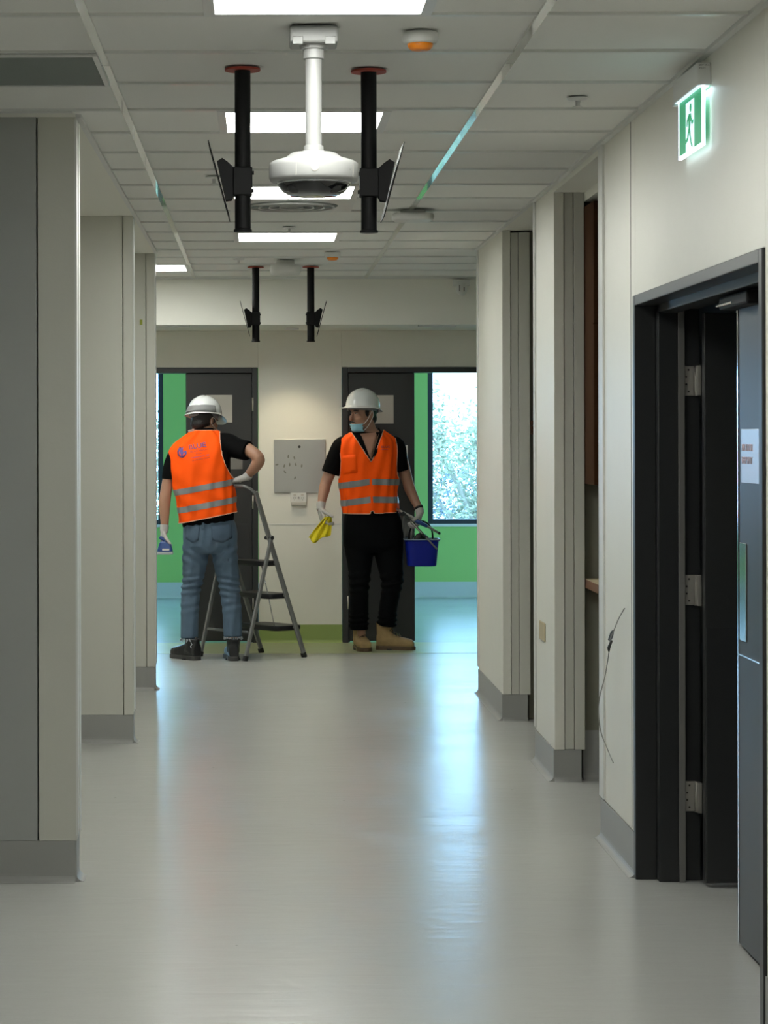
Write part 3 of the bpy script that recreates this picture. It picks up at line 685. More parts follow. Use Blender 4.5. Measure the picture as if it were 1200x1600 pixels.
# ================================================================== PEOPLE
def lerp_table(tb, z):
    """tb: [(z, value)] sorted by z ascending"""
    if z <= tb[0][0]: return tb[0][1]
    for (a, u), (b, v) in zip(tb, tb[1:]):
        if z <= b: return u+(v-u)*(z-a)/(b-a)
    return tb[-1][1]
def hand(bm, wrist, d, nrm, side=1, curl=(.5, .6, .5), size=1.0, thumb_curl=.4, fat=1.0):
    """palm, four unequal fingers and a thumb leaving the side of the palm"""
    d = Vector(d).normalized(); nrm = Vector(nrm); nrm = (nrm-d*nrm.dot(d)).normalized(); s = d.cross(nrm)*side; w = Vector(wrist); k = size
    pr = []
    for t, rx, ry in ((-.02, .029, .023), (.0, .030, .022), (.03, .038, .020), (.06, .043, .017), (.085, .042, .014), (.098, .036, .010)):
        pr.append(ringpts(w+d*t*k, s, nrm, rx*k, ry*k*fat, 16, 2.5))
    loft(bm, pr)
    for i in range(4):
        p = w+d*(.088*k)+s*((.031-.0205*i)*k); Ls = (.072, .080, .075, .059)[i]*k; r = (.0092, .0095, .009, .008)[i]*k*fat
        dr = (d+s*(.08-.055*i)).normalized(); path = [(*(p-dr*.015*k), r*1.05), (*p, r*1.05)]
        a = 0
        for seg, c in zip((.45, .30, .25), curl):
            a += c; q = (dr*math.cos(a)+nrm*math.sin(a)); p = p+q*Ls*seg; path.append((*p, r)); r *= .93
        limb(bm, path, n=10, ref=tuple(s), k=2)
    p = w+d*.022*k+s*.028*k; dr = (d*.62+s*.72+nrm*.2).normalized(); path = [(*(p-dr*.012*k), .014*k), (*p, .0135*k)]
    for j, L in enumerate((.038, .030, .024)):
        dr = (dr+(d*.35+nrm*.6)*thumb_curl*(.4+.5*j)).normalized(); p = p+dr*L*k; path.append((*p, (.0118, .0105, .009)[j]*k*fat))
    limb(bm, path, n=10, ref=tuple(nrm), k=2)

def head_parts(bm, Hm):
    """Hm: 4x4 matrix of the head (origin between the ears, facing -Y)"""
    R3 = Hm.to_3x3()
    def e(c, r, n=20): ell(bm, Hm @ Vector(c), r, R3, n, 12)
    e((0, .018, .032), (.076, .094, .086)); e((0, -.020, -.020), (.066, .072, .088)); e((0, -.040, -.070), (.046, .048, .042)); e((0, -.062, -.098), (.026, .024, .020))
    e((0, -.080, .030), (.046, .016, .013))                      # brow
    for sx in (-1, 1):
        e((sx*.040, -.066, -.022), (.024, .022, .020))           # cheek bone
        e((sx*.077, .012, -.008), (.011, .018, .032)); e((sx*.083, .018, -.002), (.006, .016, .024))
        e((sx*.047, -.02, -.075), (.018, .045, .022))            # jaw corner
    e((0, -.091, -.064), (.025, .010, .007)); e((0, -.089, -.076), (.021, .010, .007))
    P = [Hm @ Vector(v) for v in ((0, -.084, .022), (0, -.098, .0), (0, -.113, -.026), (0, -.108, -.038))]
    limb(bm, [(*P[0], .007), (*P[1], .009), (*P[2], .013), (*P[3], .010)], n=10, ref=tuple(R3 @ Vector((1, 0, 0))))
def put(o, Hm): o.matrix_local = Hm; return o
def face_extras(root_body, Hm, m_brow, mask=False):
    for sx in (-1, 1):
        bm = bmesh.new(); ell(bm, (sx*.030, -.0835, .008), (.0125, .0075, .0028)); e = obj('eye', bm, M['paper'], root_body, smooth=True); put(e, Hm)
        bm = bmesh.new(); ell(bm, (sx*.030, -.0895, .008), (.0065, .0025, .0032)); put(obj('iris', bm, M['print'], root_body, smooth=True), Hm)
        bm = bmesh.new(); limb(bm, [(sx*.013, -.0945, .024, .003, .003), (sx*.030, -.0965, .029, .0055, .0045), (sx*.052, -.079, .025, .0025, .0025)], n=8); put(obj('eyebrow', bm, m_brow, root_body, smooth=True), Hm)
def hard_hat(parent, Hm, label=None):
    """white shell with ridges, rim all round and a peak towards -Y"""
    bm = bmesh.new(); n = 56; R = []
    hx, hy, hz = .112, .132, .128
    for k in range(15):
        ph = (k+.15)/14.15*PI/2; s_ = math.sin(ph)**.92; row = []
        for i in range(n):
            a = 2*PI*i/n; x = hx*s_*math.cos(a); y = hy*s_*math.sin(a); z = hz*math.cos(ph)**.95 if ph < PI/2 else 0
            if abs(x) < .022 and k < 13: z += .006*math.cos(x/.022*PI/2)**.5*(1-abs(y)/hy*.6)
            if .035 < abs(x) < .055 and k < 12: z += .003
            row.append(bm.verts.new((x, y, z)))
        R.append(row)
    for dz, out, pk in ((-.010, .006, .012), (-.016, .020, .042), (-.019, .021, .045)):
        row = []
        for i in range(n):
            a = 2*PI*i/n; f = max(0, -math.sin(a))**2.2
            row.append(bm.verts.new(((hx+out)*math.cos(a), (hy+out+pk*f)*math.sin(a), dz-.008*f+.006*abs(math.cos(a))-(.014*max(0, math.sin(a))))))
        R.append(row)
    for a, b in zip(R, R[1:]):
        for i in range(n): bm.faces.new((a[i], a[(i+1) % n], b[(i+1) % n], b[i]))
    bm.faces.new(R[0][::-1])
    o = obj('hard_hat', bm, M['hat'], parent, smooth=True); so = o.modifiers.new('s', 'SOLIDIFY'); so.thickness = .003; put(o, Hm)
    bm = bmesh.new()
    loft(bm, [ringpts((0, .005, z), Vector((1, 0, 0)), Vector((0, 1, 0)), rx, ry, 32) for z, rx, ry in ((-.030, .088, .108), (.012, .092, .112))], cap=False)
    b = obj('head_band', bm, M['hatband_shade'], o, smooth=True); b.modifiers.new('s', 'SOLIDIFY').thickness = .003
    bm = bmesh.new(); limb(bm, [(-.035, .112, -.028, .012, .006), (0, .118, -.032, .014, .010), (.035, .112, -.028, .012, .006)], n=10); obj('ratchet', bm, M['hatband_shade'], o, smooth=True)
    return o
class Torso:
    def __init__(s, rows, tilt, lean=None):
        s.rows = catmull([list(r) for r in rows], 6); s.tilt = tilt       # z,cx,cy,rx,ry
    def pt(s, i, a, off=0, e=2.35):
        z, cx, cy, rx, ry = s.rows[i]
        ca, sa = math.cos(a), math.sin(a)
        x = (rx+off)*math.copysign(abs(ca)**(2/e), ca); y = (ry+off)*math.copysign(abs(sa)**(2/e), sa)
        tl = lerp_table(s.tilt, z)
        return Vector((cx+x*math.cos(tl), cy+y, z+x*math.sin(tl)))
    def rings(s, off=0, n=36): return [[s.pt(i, 2*PI*k/n, off) for k in range(n)] for i in range(len(s.rows))]
def vest_mesh(T, off, keep, n=150, fold=None):
    bm = bmesh.new(); rows = []
    m = 3
    fine = []
    for i in range(len(T.rows)-1):
        for j in range(m): fine.append([u+(v-u)*j/m for u, v in zip(T.rows[i], T.rows[i+1])])
    fine.append(T.rows[-1]); T2 = Torso.__new__(Torso); T2.rows = fine; T2.tilt = T.tilt
    for i in range(len(fine)):
        r = []
        for k in range(n):
            p = T2.pt(i, 2*PI*k/n, off)
            if fold: p += fold(p, 2*PI*k/n)
            r.append(bm.verts.new(p))
        rows.append(r)
    for a, b in zip(rows, rows[1:]):
        for i in range(n):
            q = (a[i], a[(i+1) % n], b[(i+1) % n], b[i]); c = sum((v.co for v in q), Vector())/4
            if keep(c): bm.faces.new(q)
    bmesh.ops.delete(bm, geom=[v for v in bm.verts if not v.link_faces], context='VERTS')
    for _ in range(3):   # relax the cut edges
        mv = {}
        for v in bm.verts:
            be = [e for e in v.link_edges if e.is_boundary]
            if len(be) == 2: mv[v] = (v.co+be[0].other_vert(v).co*.5+be[1].other_vert(v).co*.5)/2
        for v, c in mv.items(): v.co = c
    return bm
def edge_piping(src, m, parent, r=.003):
    bm = bmesh.new()
    for e in src.edges:
        if e.is_boundary:
            a, b = e.verts[0].co, e.verts[1].co; t = (b-a)
            if t.length < 1e-5: continue
            t.normalize(); ax = t.cross(Vector((0, 0, 1)))
            if ax.length < .1: ax = t.cross(Vector((1, 0, 0)))
            ax.normalize(); ay = ax.cross(t)
            loft(bm, [ringpts(a, ax, ay, r, r, 5), ringpts(b, ax, ay, r, r, 5)])
    return obj('edge_piping', bm, m, parent)
def band(T, off, zf, h, m, parent, keep, fold=None):
    """reflective band: two rows of torso points at height zf(x) .. zf(x)+h"""
    bm = bmesh.new(); n = 120; zs = [r[0] for r in T.rows]
    def on(a, z):
        # find the torso point at angle a whose world z is z
        lo, hi = 0, len(T.rows)-1
        for i in range(len(T.rows)-1):
            p, q = T.pt(i, a, off), T.pt(i+1, a, off)
            if p.z <= z <= q.z or i == len(T.rows)-2:
                t = (z-p.z)/max(1e-6, q.z-p.z); r = p.lerp(q, t)
                if fold: r = r+fold(r, a)
                return r
    rows = []
    for j in range(6):
        rr = []
        for k in range(n):
            a = 2*PI*k/n; x = T.pt(6, a, off).x; rr.append(bm.verts.new(on(a, zf(x)+h*j/5)))
        rows.append(rr)
    for a, b in zip(rows, rows[1:]):
        for i in range(n):
            q = (a[i], a[(i+1) % n], b[(i+1) % n], b[i]); c = sum((v.co for v in q), Vector())/4
            if keep(c): bm.faces.new(q)
    o = obj('reflective_band', bm, m, parent, smooth=True); return o
def project(me, bvh, d, off):
    for v in me.vertices:
        h = bvh.ray_cast(Vector(v.co)-Vector(d)*1.0, Vector(d), 2)
        if h[0]: v.co = h[0]-Vector(d)*off
def bvh_of(o):
    me = o.data; return BVHTree.FromPolygons([v.co for v in me.vertices], [tuple(p.vertices) for p in me.polygons])
def patch(name, pts, bvh, d, off, m, parent, div=6):
    """thin piece following the cloth; pts in x,z"""
    bm = bmesh.new(); vs = [bm.verts.new((x, 0, z)) for x, z in pts]; bm.faces.new(vs)
    bmesh.ops.triangulate(bm, faces=bm.faces); bmesh.ops.subdivide_edges(bm, edges=bm.edges, cuts=div, use_grid_fill=True)
    o = obj(name, bm, m, parent, smooth=True); project(o.data, bvh, d, off)
    s = o.modifiers.new('s', 'SOLIDIFY'); s.thickness = .0025; s.offset = 0
    return o
def boot(parent, ankle, toe_dir, mat_u, mat_s, length=.29, high=.16, name='boot', toe_up=0, laces=None):
    """ankle: x,y of the ankle on the floor; toe_dir in degrees from +X"""
    a = math.radians(toe_dir); Mx = Matrix.Translation((ankle[0], ankle[1], ankle[2] if len(ankle) > 2 else 0)) @ Matrix.Rotation(a, 4, 'Z')
    X, Y, Z = Vector((1, 0, 0)), Vector((0, 1, 0)), Vector((0, 0, 1))
    L = length
    bm = bmesh.new()
    prof = [(-.075, .032, .05, .045), (-.068, .036, .060, .055), (-.03, .038, .062, .060), (.03, .040, .056, .055), (.08, .045, .046, .046), (.13, .050, .039, .039), (.175, .048, .036, .034), (.20, .040, .032, .028), (.213, .022, .026, .018)]
    loft(bm, [ringpts((x*L/.29, 0, .012+cz*.98), Y, Z, ry, rz, 20, 2.6) for x, ry, cz, rz in prof])
    limb(bm, [(-.006, 0, .06, .064, .047), (-.012, 0, .10, .058, .046), (-.016, 0, high, .060, .049)], n=20, ref=(0, 1, 0), round_ends=False)
    o = fuse(name, bm, mat_u, parent, .006, 3); put(o, Mx)
    bm = bmesh.new(); out = [(-.082, 0), (-.078, .028), (-.05, .040), (0, .040), (.05, .041), (.10, .052), (.16, .055), (.20, .043), (.222, .018), (.224, 0)]
    out = [(x*L/.29, y) for x, y in out]; full = out+[(x, -y) for x, y in out[-2:0:-1]]
    def rg(z, f, hl=0): return [Vector((x*f, y*f, z)) for x, y in full]
    loft(bm, [rg(.0, .96), rg(.004, 1.0), rg(.022, 1.0), rg(.030, .97)])
    obj('sole', bm, mat_s, o, .002)
    bm = bmesh.new(); box(bm, .01, .045, -.05, .05, -.001, .010)
    obj('heel_gap', bm, M['rubber'], o)
    if laces:
        bm = bmesh.new()
        for i in range(5):
            x, z = ((.100, .100), (.078, .110), (.058, .122), (.050, .140), (.048, .162))[i]
            tube(bm, [(x-.004, -.026, z-.006), (x+.004, 0, z+.002), (x-.004, .026, z-.006)], .0042, 6)
            tube(bm, [(x-.004, -.026, z-.006), (x-.002, .0, z+.008), (x-.010, .026, z+.012)], .0036, 6)
        tube(bm, [(.03, 0, .165), (.045, -.03, .16), (.03, -.05, .14)], .003, 6, 3); tube(bm, [(.03, 0, .165), (.045, .03, .16), (.03, .04, .135)], .003, 6, 3)
        obj('lace', bm, laces, o, smooth=True)
    else:
        bm = bmesh.new(); ell(bm, (-.055, 0, .14), (.006, .012, .022)); obj('pull_tab', bm, M['sole_dark'], o, smooth=True)
    return o

# ------------------------------------------------------------------ man in jeans, back to the camera
S1 = 226.0
def a1(px, py, y=0): return ((px-322)/S1, y, (1033-py)/S1)
def build_man_one():
    P = thing('person', 'person in blue jeans and orange vest, back turned, one hand on the ladder', 'person', (-.372, 15.93, 0))
    T = Torso([(.935, .013, .0, .178, .130), (.965, .013, .0, .181, .131), (1.0, .012, 0, .181, .131), (1.1, .002, .01, .184, .130), (1.2, -.018, .02, .190, .130), (1.3, -.026, .03, .196, .130), (1.4, -.030, .045, .200, .128), (1.46, -.034, .055, .205, .118), (1.51, -.030, .06, .175, .10), (1.55, -.020, .065, .120, .085), (1.585, -.014, .07, .070, .065), (1.60, -.012, .072, .062, .06)],
              [(.95, .12), (1.3, .14), (1.5, .13), (1.6, .05)])
    Hm = Matrix.Translation((-.006, .085, 1.672)) @ Euler((math.radians(-20), math.radians(7), math.radians(180-22))).to_matrix().to_4x4()
    # head faces away from the camera (+Y), bowed
    Hm = Matrix.Translation((-.012, .085, 1.650)) @ Matrix.Rotation(math.radians(138), 4, 'Z') @ Matrix.Rotation(math.radians(16), 4, 'X') @ Matrix.Rotation(math.radians(6), 4, 'Y')
    armL = [a1(279, 718, .05), a1(260, 765, .03), a1(257, 822, .0)]
    sh = a1(358, 696, .04); el = a1(404, 718, -.10); wr = a1(388, 744, -.01)
    # one continuous body
    bm = bmesh.new(); loft(bm, T.rings(-.018))
    limb(bm, [(-.014, .07, 1.53, .062), (-.013, .078, 1.60, .058), (-.012, .085, 1.63, .060)], n=20)
    head_parts(bm, Hm)
    limb(bm, [(*armL[0], .036), (*a1(266, 740, .04), .040), (*armL[1], .040), (*a1(257, 790, .015), .040), (*armL[2], .028), (*a1(256, 834, -.005), .026)], n=18)
    limb(bm, [(*sh, .055), (*a1(385, 704, -.04), .047), (*el, .042), (*a1(400, 730, -.07), .041), (*wr, .028), (*a1(383, 748, .01), .026)], n=18)
    for lx, pts in ((0, [(305, 845, .01), (300, 885, .01), (296, 930, .02), (295, 975, 0), (295, 1012, -.01)]), (1, [(347, 845, .01), (352, 885, .0), (357, 930, .0), (362, 975, -.03), (363, 1012, -.04)])):
        limb(bm, [(*a1(*p), r) for p, r in zip(pts, (.075, .060, .042, .036, .028))], n=18)
    ell(bm, (.01, 0, .90), (.15, .11, .12))
    body = fuse('body', bm, M['skin'], P, .007, 3)
    bm = bmesh.new(); ell(bm, (-.01, .022, .024), (.080, .098, .086)); ell(bm, (0, .060, -.038), (.062, .045, .044)); ell(bm, (-.038, .035, -.02), (.034, .045, .036)); ell(bm, (.038, .035, -.02), (.034, .045, .036))
    h = fuse('hair', bm, M['hair'], P, .008, 2); put(h, Hm)
    bm = bmesh.new(); face_extras(body, Hm, M['hair'])
    hh = hard_hat(P, Hm @ Matrix.Translation((0, .006, .046)) @ Matrix.Rotation(math.radians(-3), 4, 'X'))
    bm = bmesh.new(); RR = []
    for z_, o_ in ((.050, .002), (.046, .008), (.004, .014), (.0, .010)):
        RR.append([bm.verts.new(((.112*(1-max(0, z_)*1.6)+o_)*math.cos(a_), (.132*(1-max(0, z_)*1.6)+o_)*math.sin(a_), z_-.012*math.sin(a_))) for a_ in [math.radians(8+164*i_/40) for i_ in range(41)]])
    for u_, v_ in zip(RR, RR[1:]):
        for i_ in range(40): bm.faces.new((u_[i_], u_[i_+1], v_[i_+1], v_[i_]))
    rs = obj('painted_rear_shade', bm, M['hatband_shade'], hh, smooth=True); rs.modifiers.new('s', 'SOLIDIFY').thickness = .003  # grey band stands in for the shade on the back of the shell
    # mask strap visible at the ear
    bm = bmesh.new(); tube(bm, [(-.078, -.05, -.02), (-.086, -.01, .01), (-.088, .022, .004), (-.083, .012, -.034), (-.070, -.05, -.05)], .002, 6, 4); put(obj('ear_loop', bm, M['strap'], P, smooth=True), Hm)
    # shirt
    bm = bmesh.new(); loft(bm, T.rings(0))
    sl = a1(382, 706, -.045)
    limb(bm, [(*a1(345, 696, .05), .075), (*a1(356, 697, .04), .078), (*a1(370, 703, .0), .072), (*a1(388, 707, -.05), .070)], n=20, round_ends=False)
    limb(bm, [(*a1(288, 706, .05), .050), (*a1(276, 711, .05), .054), (*a1(268, 730, .045), .057), (*a1(265, 752, .038), .058)], n=20, round_ends=False)
    shirt = fuse('t_shirt', bm, M['tee_black'], P, .007, 3)
    bm = bmesh.new(); loft(bm, [ringpts((-.013, .074, 1.565+z), Vector((1, 0, .05)), Vector((0, 1, 0)), r, r*.95, 28) for z, r in ((0, .078), (.015, .071), (.022, .067))], cap=False)
    c = obj('collar', bm, M['tee_black'], shirt, smooth=True); c.modifiers.new('s', 'SOLIDIFY').thickness = .006
    # vest
    zl = [(a1(0, y)[2], a1(x, 0)[0]) for x, y in ((270, 758), (267, 748), (263, 725), (262, 700), (262, 680))]
    zr = [(a1(0, y)[2], a1(x, 0)[0]) for x, y in ((366, 752), (360, 744), (352, 728), (347, 712), (344, 690), (343, 668))]
    rn = random.Random(2); ph = [rn.uniform(0, 6) for _ in range(6)]
    def fold(p, a):
        f = .007*math.sin(a*7+ph[0]+p.z*7)*(.5+.5*math.sin(p.z*9+1))+.004*math.sin(a*13+ph[1]-p.z*14)+.003*math.sin(p.z*40+a*5)*max(0, math.sin(p.z*6-5.2)); return Vector((math.cos(a), math.sin(a), 0))*f
    def keep(c):
        hem = .982+(c.x-.01)*.20
        if c.z < hem: return False
        if c.z > a1(0, 753)[2] and c.x < lerp_table(zl, c.z): return False
        if c.z > a1(0, 757)[2] and c.x > lerp_table(zr, c.z): return False
        if c.z > 1.592: return False
        if c.y < .07 and c.z > 1.585: return False
        if c.y > .08 and c.z > 1.35 and abs(c.x+.01) < (c.z-1.35)*.32: return False
        return True
    bm = vest_mesh(T, .020, keep, fold=fold)
    src = bm.copy(); vest = obj('safety_vest', bm, M['vest'], P, smooth=True); vest.modifiers.new('s', 'SOLIDIFY').thickness = .002
    edge_piping(src, M['piping'], vest, .0028)
    tr = lambda px: (px-322)/S1
    for y0 in (770, 797.5):
        band(T, .0225, lambda x, y0=y0: (1033-y0-8)/S1+(x-tr(275))*.19, .040, M['reflect'], vest, lambda c: True, fold)
    b = bvh_of(vest)
    def deco(name, me_o, off=.003): project(me_o.data, b, (0, 1, 0), off); return me_o
    def word(txt, px, py, size, m, rot=.17, sx=1):
        o = text_mesh('printed_text', txt, size, m, vest, Matrix.Translation(a1(px, py)) @ Matrix.Rotation(-rot, 4, 'Y') @ Matrix.Rotation(PI/2, 4, 'X') @ Matrix.Diagonal((sx, 1, 1, 1)))
        return deco('printed_text', o)
    word('BLUE', 295.5, 705, .048, M['logo'], sx=1.15); word('BLUE', 295.9, 704.6, .043, M['logodark'], sx=1.20).data
    word('FACILITY SERVICES', 297.5, 709.8, .0135, M['logodark'], sx=1.05)
    word('PTY LTD', 307, 712.6, .010, M['logodark']); word('www.blue.com.au  1300', 299, 718.6, .012, M['logo'], sx=1.1); word('CLEANING CREW', 300.5, 722.8, .012, M['logodark'], sx=1.3)
    # flame mark
    def mark(pts, m, nm='printed_mark'): return patch(nm, [(a1(x, 0)[0], a1(0, y)[2]) for x, y in pts], b, (0, 1, 0), .0025, m, vest, 2)
    mark([(277.5, 708), (279, 704), (281.5, 700.5), (282, 705), (281, 709), (284, 703), (286.5, 701), (286, 706), (285, 710.5), (289, 706.5), (292, 707), (292.3, 711), (290, 715), (286, 717.3), (281.5, 716.5), (278.5, 713)], M['logo'])
    mark([(280.2, 710), (281.2, 706.5), (282.3, 711), (284, 714.5), (281.5, 713.8)], M['vest'])
    mark([(285.7, 713.8), (288, 710), (290.3, 709.2), (289, 712.6), (287, 714.8)], M['vest'])
    # white care tag at the neck
    bm = bmesh.new(); box(bm, -.022, .022, -.0015, 0, -.008, .008); tg = obj('care_tag', bm, M['strap'], vest); tg.location = (-.102, -.012, 1.583); tg.rotation_euler = (.5, -.25, 0)
    # jeans
    bm = bmesh.new()
    tilt = .04
    loft(bm, [ringpts(a1(cx, y, .0), Vector((1, 0, tilt)), Vector((0, 1, 0)), rx/S1, ry, 28, 2.4) for cx, y, rx, ry in ((326, 816, 39.5, .126), (327, 824, 41.5, .134), (328, 838, 43, .142), (328, 855, 43, .135), (328, 866, 38, .11))])
    limb(bm, [(*a1(307, 838, .005), .088, .108), (*a1(305.5, 862, .005), .094, .108), (*a1(303.5, 885, .01), .084, .092), (*a1(301, 908, .015), .072, .080), (*a1(298, 925, .018), .067, .074), (*a1(296, 960, .008), .064, .070), (*a1(295, 1000, -.005), .061, .066)], n=24, round_ends=False)
    limb(bm, [(*a1(348, 838, .005), .094, .108), (*a1(350, 862, .0), .094, .108), (*a1(353, 885, .0), .084, .092), (*a1(356.5, 908, .0), .076, .082), (*a1(359, 925, -.003), .070, .076), (*a1(362, 960, -.02), .067, .071), (*a1(363.5, 997, -.035), .063, .067)], n=24, round_ends=False)
    je = fuse('jeans', bm, M['denim'], P, .007, 4)
    # creases behind the knees and over the calves
    for v in je.data.vertices:
        px = v.co.x*S1+322; py = 1033-v.co.z*S1
        f = math.exp(-((py-918)/17)**2)*math.sin(py*.62+px*.10*(1 if px < 328 else -1))*.0065 + math.exp(-((py-948)/14)**2)*math.sin(py*.45+px*.12)*.0028 + math.exp(-((py-868)/16)**2)*math.sin(py*.35+abs(px-328)*.22)*.005 + math.sin(px*.5+py*.06)*.0018
        cxl = 299 if px < 328 else 357
        v.co.y -= f; v.co.x += f*.9*(1 if px > cxl else -1)
    jb = bvh_of(je)
    q = lambda pts: [(a1(x, 0)[0], a1(0, y)[2]) for x, y in pts]
    for pts in ([(289, 822), (312, 824), (311, 845), (302, 850), (290, 843)], [(330, 823), (362, 820), (363, 842), (348, 850), (332, 845)]):
        patch('back_pocket', q(pts), jb, (0, 1, 0), .003, M['denim_dark'], je, 4)
    patch('belt_loop', q([(316, 818), (319.5, 818), (319.5, 829), (316, 829)]), jb, (0, 1, 0), .006, M['denim'], je, 1)
    for (lx, lz, ly, r) in ((295, 1000, -.005, .061), (363.5, 997, -.035, .063)):
        bm = bmesh.new(); rr = random.Random(lx)
        for i in range(34):
            a = 2*PI*i/34; p = Vector(a1(lx, lz+.5, ly))+Vector((r*math.cos(a), r*1.07*math.sin(a), .004)); tube(bm, [p, p+Vector((rr.uniform(-.006, .006), rr.uniform(-.006, .006), -rr.uniform(.008, .024)))], .0026, 5)
        if lx == 295:
            for dx in (0, .010): p = Vector(a1(300+dx*100, 1001, -.068)); tube(bm, [p, p+Vector((.01-dx*2.2, -.004, -.022)), p+Vector((-.012+dx*2.4, -.004, -.045)), p+Vector((.006, -.004, -.062))], .0028, 5, 3)
        obj('frayed_hem', bm, M['denim_fray'], je)
    boot(P, (a1(300, 0)[0]-.008, -.01), 128, M['boot_black'], M['sole_dark'], .285, .150)
    boot(P, (a1(364, 0)[0]-.002, -.04), 96, M['boot_black'], M['sole_dark'], .285, .150)
    # gloves
    bm = bmesh.new(); wv = a1(256.5, 824, 0); hand(bm, a1(256, 831, -.002), (-.12, -.05, -1), (.9, .1, 0), 1, (.75, 1.0, .7), 1.0, .7, 1.1)
    limb(bm, [(*a1(257, 822, 0), .031), (*a1(256, 833, -.004), .030)], n=14, round_ends=False)
    fuse('glove', bm, M['glove'], P, .0035, 2)
    bm = bmesh.new(); hand(bm, a1(386, 748, -.01), (-.85, .25, -.22), (0, .25, -1), -1, (.35, .55, .5), 1.0, .3, 1.1)
    limb(bm, [(*a1(390, 744, -.022), .031), (*a1(384, 749, -.004), .031)], n=14, round_ends=False)
    fuse('glove', bm, M['glove'], P, .0035, 2)
    return P
build_man_one()

# cleaning brush held low by the man in jeans
t = thing('scrubbing_brush', 'blue scrubbing pad holder held low in the left hand of the man in jeans', 'cleaning brush', (-.372+(258-322)/S1, 15.88, (1033-866)/S1))
bm = bmesh.new()
X, Y = Vector((1, 0, 0)), Vector((0, 1, 0))
loft(bm, [ringpts((-.0, 0, z), X, Y, rx, ry, 24, 5) for z, rx, ry in ((.010, .053, .035), (.022, .053, .035), (.045, .046, .030), (.070, .038, .024), (.080, .030, .018))])
obj('holder', bm, M['brushblue'], t, smooth=False)
bm = bmesh.new(); limb(bm, [(.005, 0, .075, .014), (-.01, 0, .095, .012), (-.030, 0, .105, .012)], n=12); obj('grip', bm, M['brushblue'], t, smooth=True)
boxes('label_patch', [(-.018, .030, -.0355, -.030, .018, .032)], M['strap'], t, .001)
boxes('scouring_pad', [(-.056, .056, -.037, .037, -.010, .010)], M['bristle'], t, .004)

# ------------------------------------------------------------------ step ladder
def ladder():
    FR = Vector((.308, 16.08, 0)); W = Vector((-.298, .335, 0)); U = Vector((-.845, -.53, 0)).normalized()
    t = thing('step_ladder', 'grey folding step ladder with three black treads beside the man in jeans', 'step ladder', (FR.x, FR.y, 0))
    top = 1.16
    def fr(z, side): return W*side+U*(.345*z)+Vector((0, 0, z))
    bm = bmesh.new()
    pts = [fr(0.008, 0), fr(.4, 0), fr(.8, 0), fr(top-.06, 0), fr(top, 0)+U*.03, fr(top+.03, 0)+U*.065+W*.08, fr(top+.03, 1)+U*.065-W*.08, fr(top, 1)+U*.03, fr(top-.06, 1), fr(.8, 1), fr(.4, 1), fr(.008, 1)]
    for a in (0, 1):
        p0, p1 = fr(.0, a), fr(top, a); tt = (p1-p0).normalized(); ax = W.normalized(); ay = ax.cross(tt).normalized()
        bmx = bmesh.new(); loft(bmx, [ringpts(p, ax, ay, .011, .017, 16, 4) for p in (p0+Vector((0, 0, .01)), p1)]); obj('front_rail', bmx, M['alu'], t, .001)
        bmx = bmesh.new(); loft(bmx, [ringpts(p, ax, ay, .014, .020, 16, 4) for p in (p0+Vector((0, 0, .0)), p0+tt*.035)]); obj('rubber_foot', bmx, M['rubber'], t)
    limb(bm, [(*p, .011) for p in (fr(top-.03, 0), fr(top, 0)+U*.012, fr(top+.035, 0)+U*.05+W*.05, fr(top+.04, 0)+U*.06+W*.2, fr(top+.04, 1)+U*.06-W*.2, fr(top+.035, 1)+U*.05-W*.05, fr(top, 1)+U*.012, fr(top-.03, 1))], n=12, ref=(0, 0, 1)); obj('top_hoop', bm, M['alu'], t, smooth=True)
    hz = .84
    def rr(f, side):   # rear rail from hinge (f=0) to floor (f=1)
        a = fr(hz, side); b = W*side*.95+W*.02+U*.50; return a.lerp(b, f)
    for a in (0, 1):
        p0, p1 = rr(-.02, a), rr(1, a); tt = (p1-p0).normalized(); ax = W.normalized(); ay = ax.cross(tt).normalized()
        sh = -W.normalized()*.024*(1 if a == 0 else -1)
        bmx = bmesh.new(); loft(bmx, [ringpts(p+sh, ax, ay, .010, .014, 16, 4) for p in (p0, p1-tt*.005)]); obj('rear_rail', bmx, M['alu'], t, .001)
        bmx = bmesh.new(); loft(bmx, [ringpts(p+sh, ax, ay, .013, .017, 16, 4) for p in (p1-tt*.035, p1)]); obj('rubber_foot', bmx, M['rubber'], t)
        bmx = bmesh.new(); c = fr(hz, a); tube(bmx, [c-W.normalized()*.035, c+W.normalized()*.035], .014, 14); obj('hinge_pivot', bmx, M['rubber'], t, smooth=True)
    bm = bmesh.new(); a, b = rr(.77, 0), rr(.77, 1); limb(bm, [(*a, .009, .013), (*b, .009, .013)], n=12, round_ends=False, k=1); obj('rear_crossbar', bm, M['alu'], t)
    for z, dp in ((.21, .20), (.435, .165), (.665, .13)):
        bm = bmesh.new(); c0 = fr(z, 0)+W*.05; c1 = fr(z, 1)-W*.05
        Z = Vector((0, 0, 1)); hw = (c1-c0)*.5; mid = (c0+c1)*.5+U*.03; 
        loft(bm, [ringpts(mid+Z*dz, hw.normalized(), U, hw.length*f, dp*.56*f, 28, 7) for dz, f in ((-.022, .94), (-.012, 1), (.008, 1), (.014, .985))]); obj('tread', bm, M['tread'], t)
        bm = bmesh.new()
        for s_ in (0, 1):
            c = fr(z, s_)+W*(.05 if s_ == 0 else -.05); tube(bm, [c, fr(z, s_)], .008, 8)
        obj('tread_bracket', bm, M['hinge'], t)
    for s_, off in ((.12, 0), (.88, 0)):
        bm = bmesh.new(); tube(bm, [fr(.665, s_)+U*.085, fr(.435, s_)+U*.105, fr(.21, s_)+U*.13], .0035, 8); obj('link_rod', bm, M['chrome'], t, smooth=True)
        
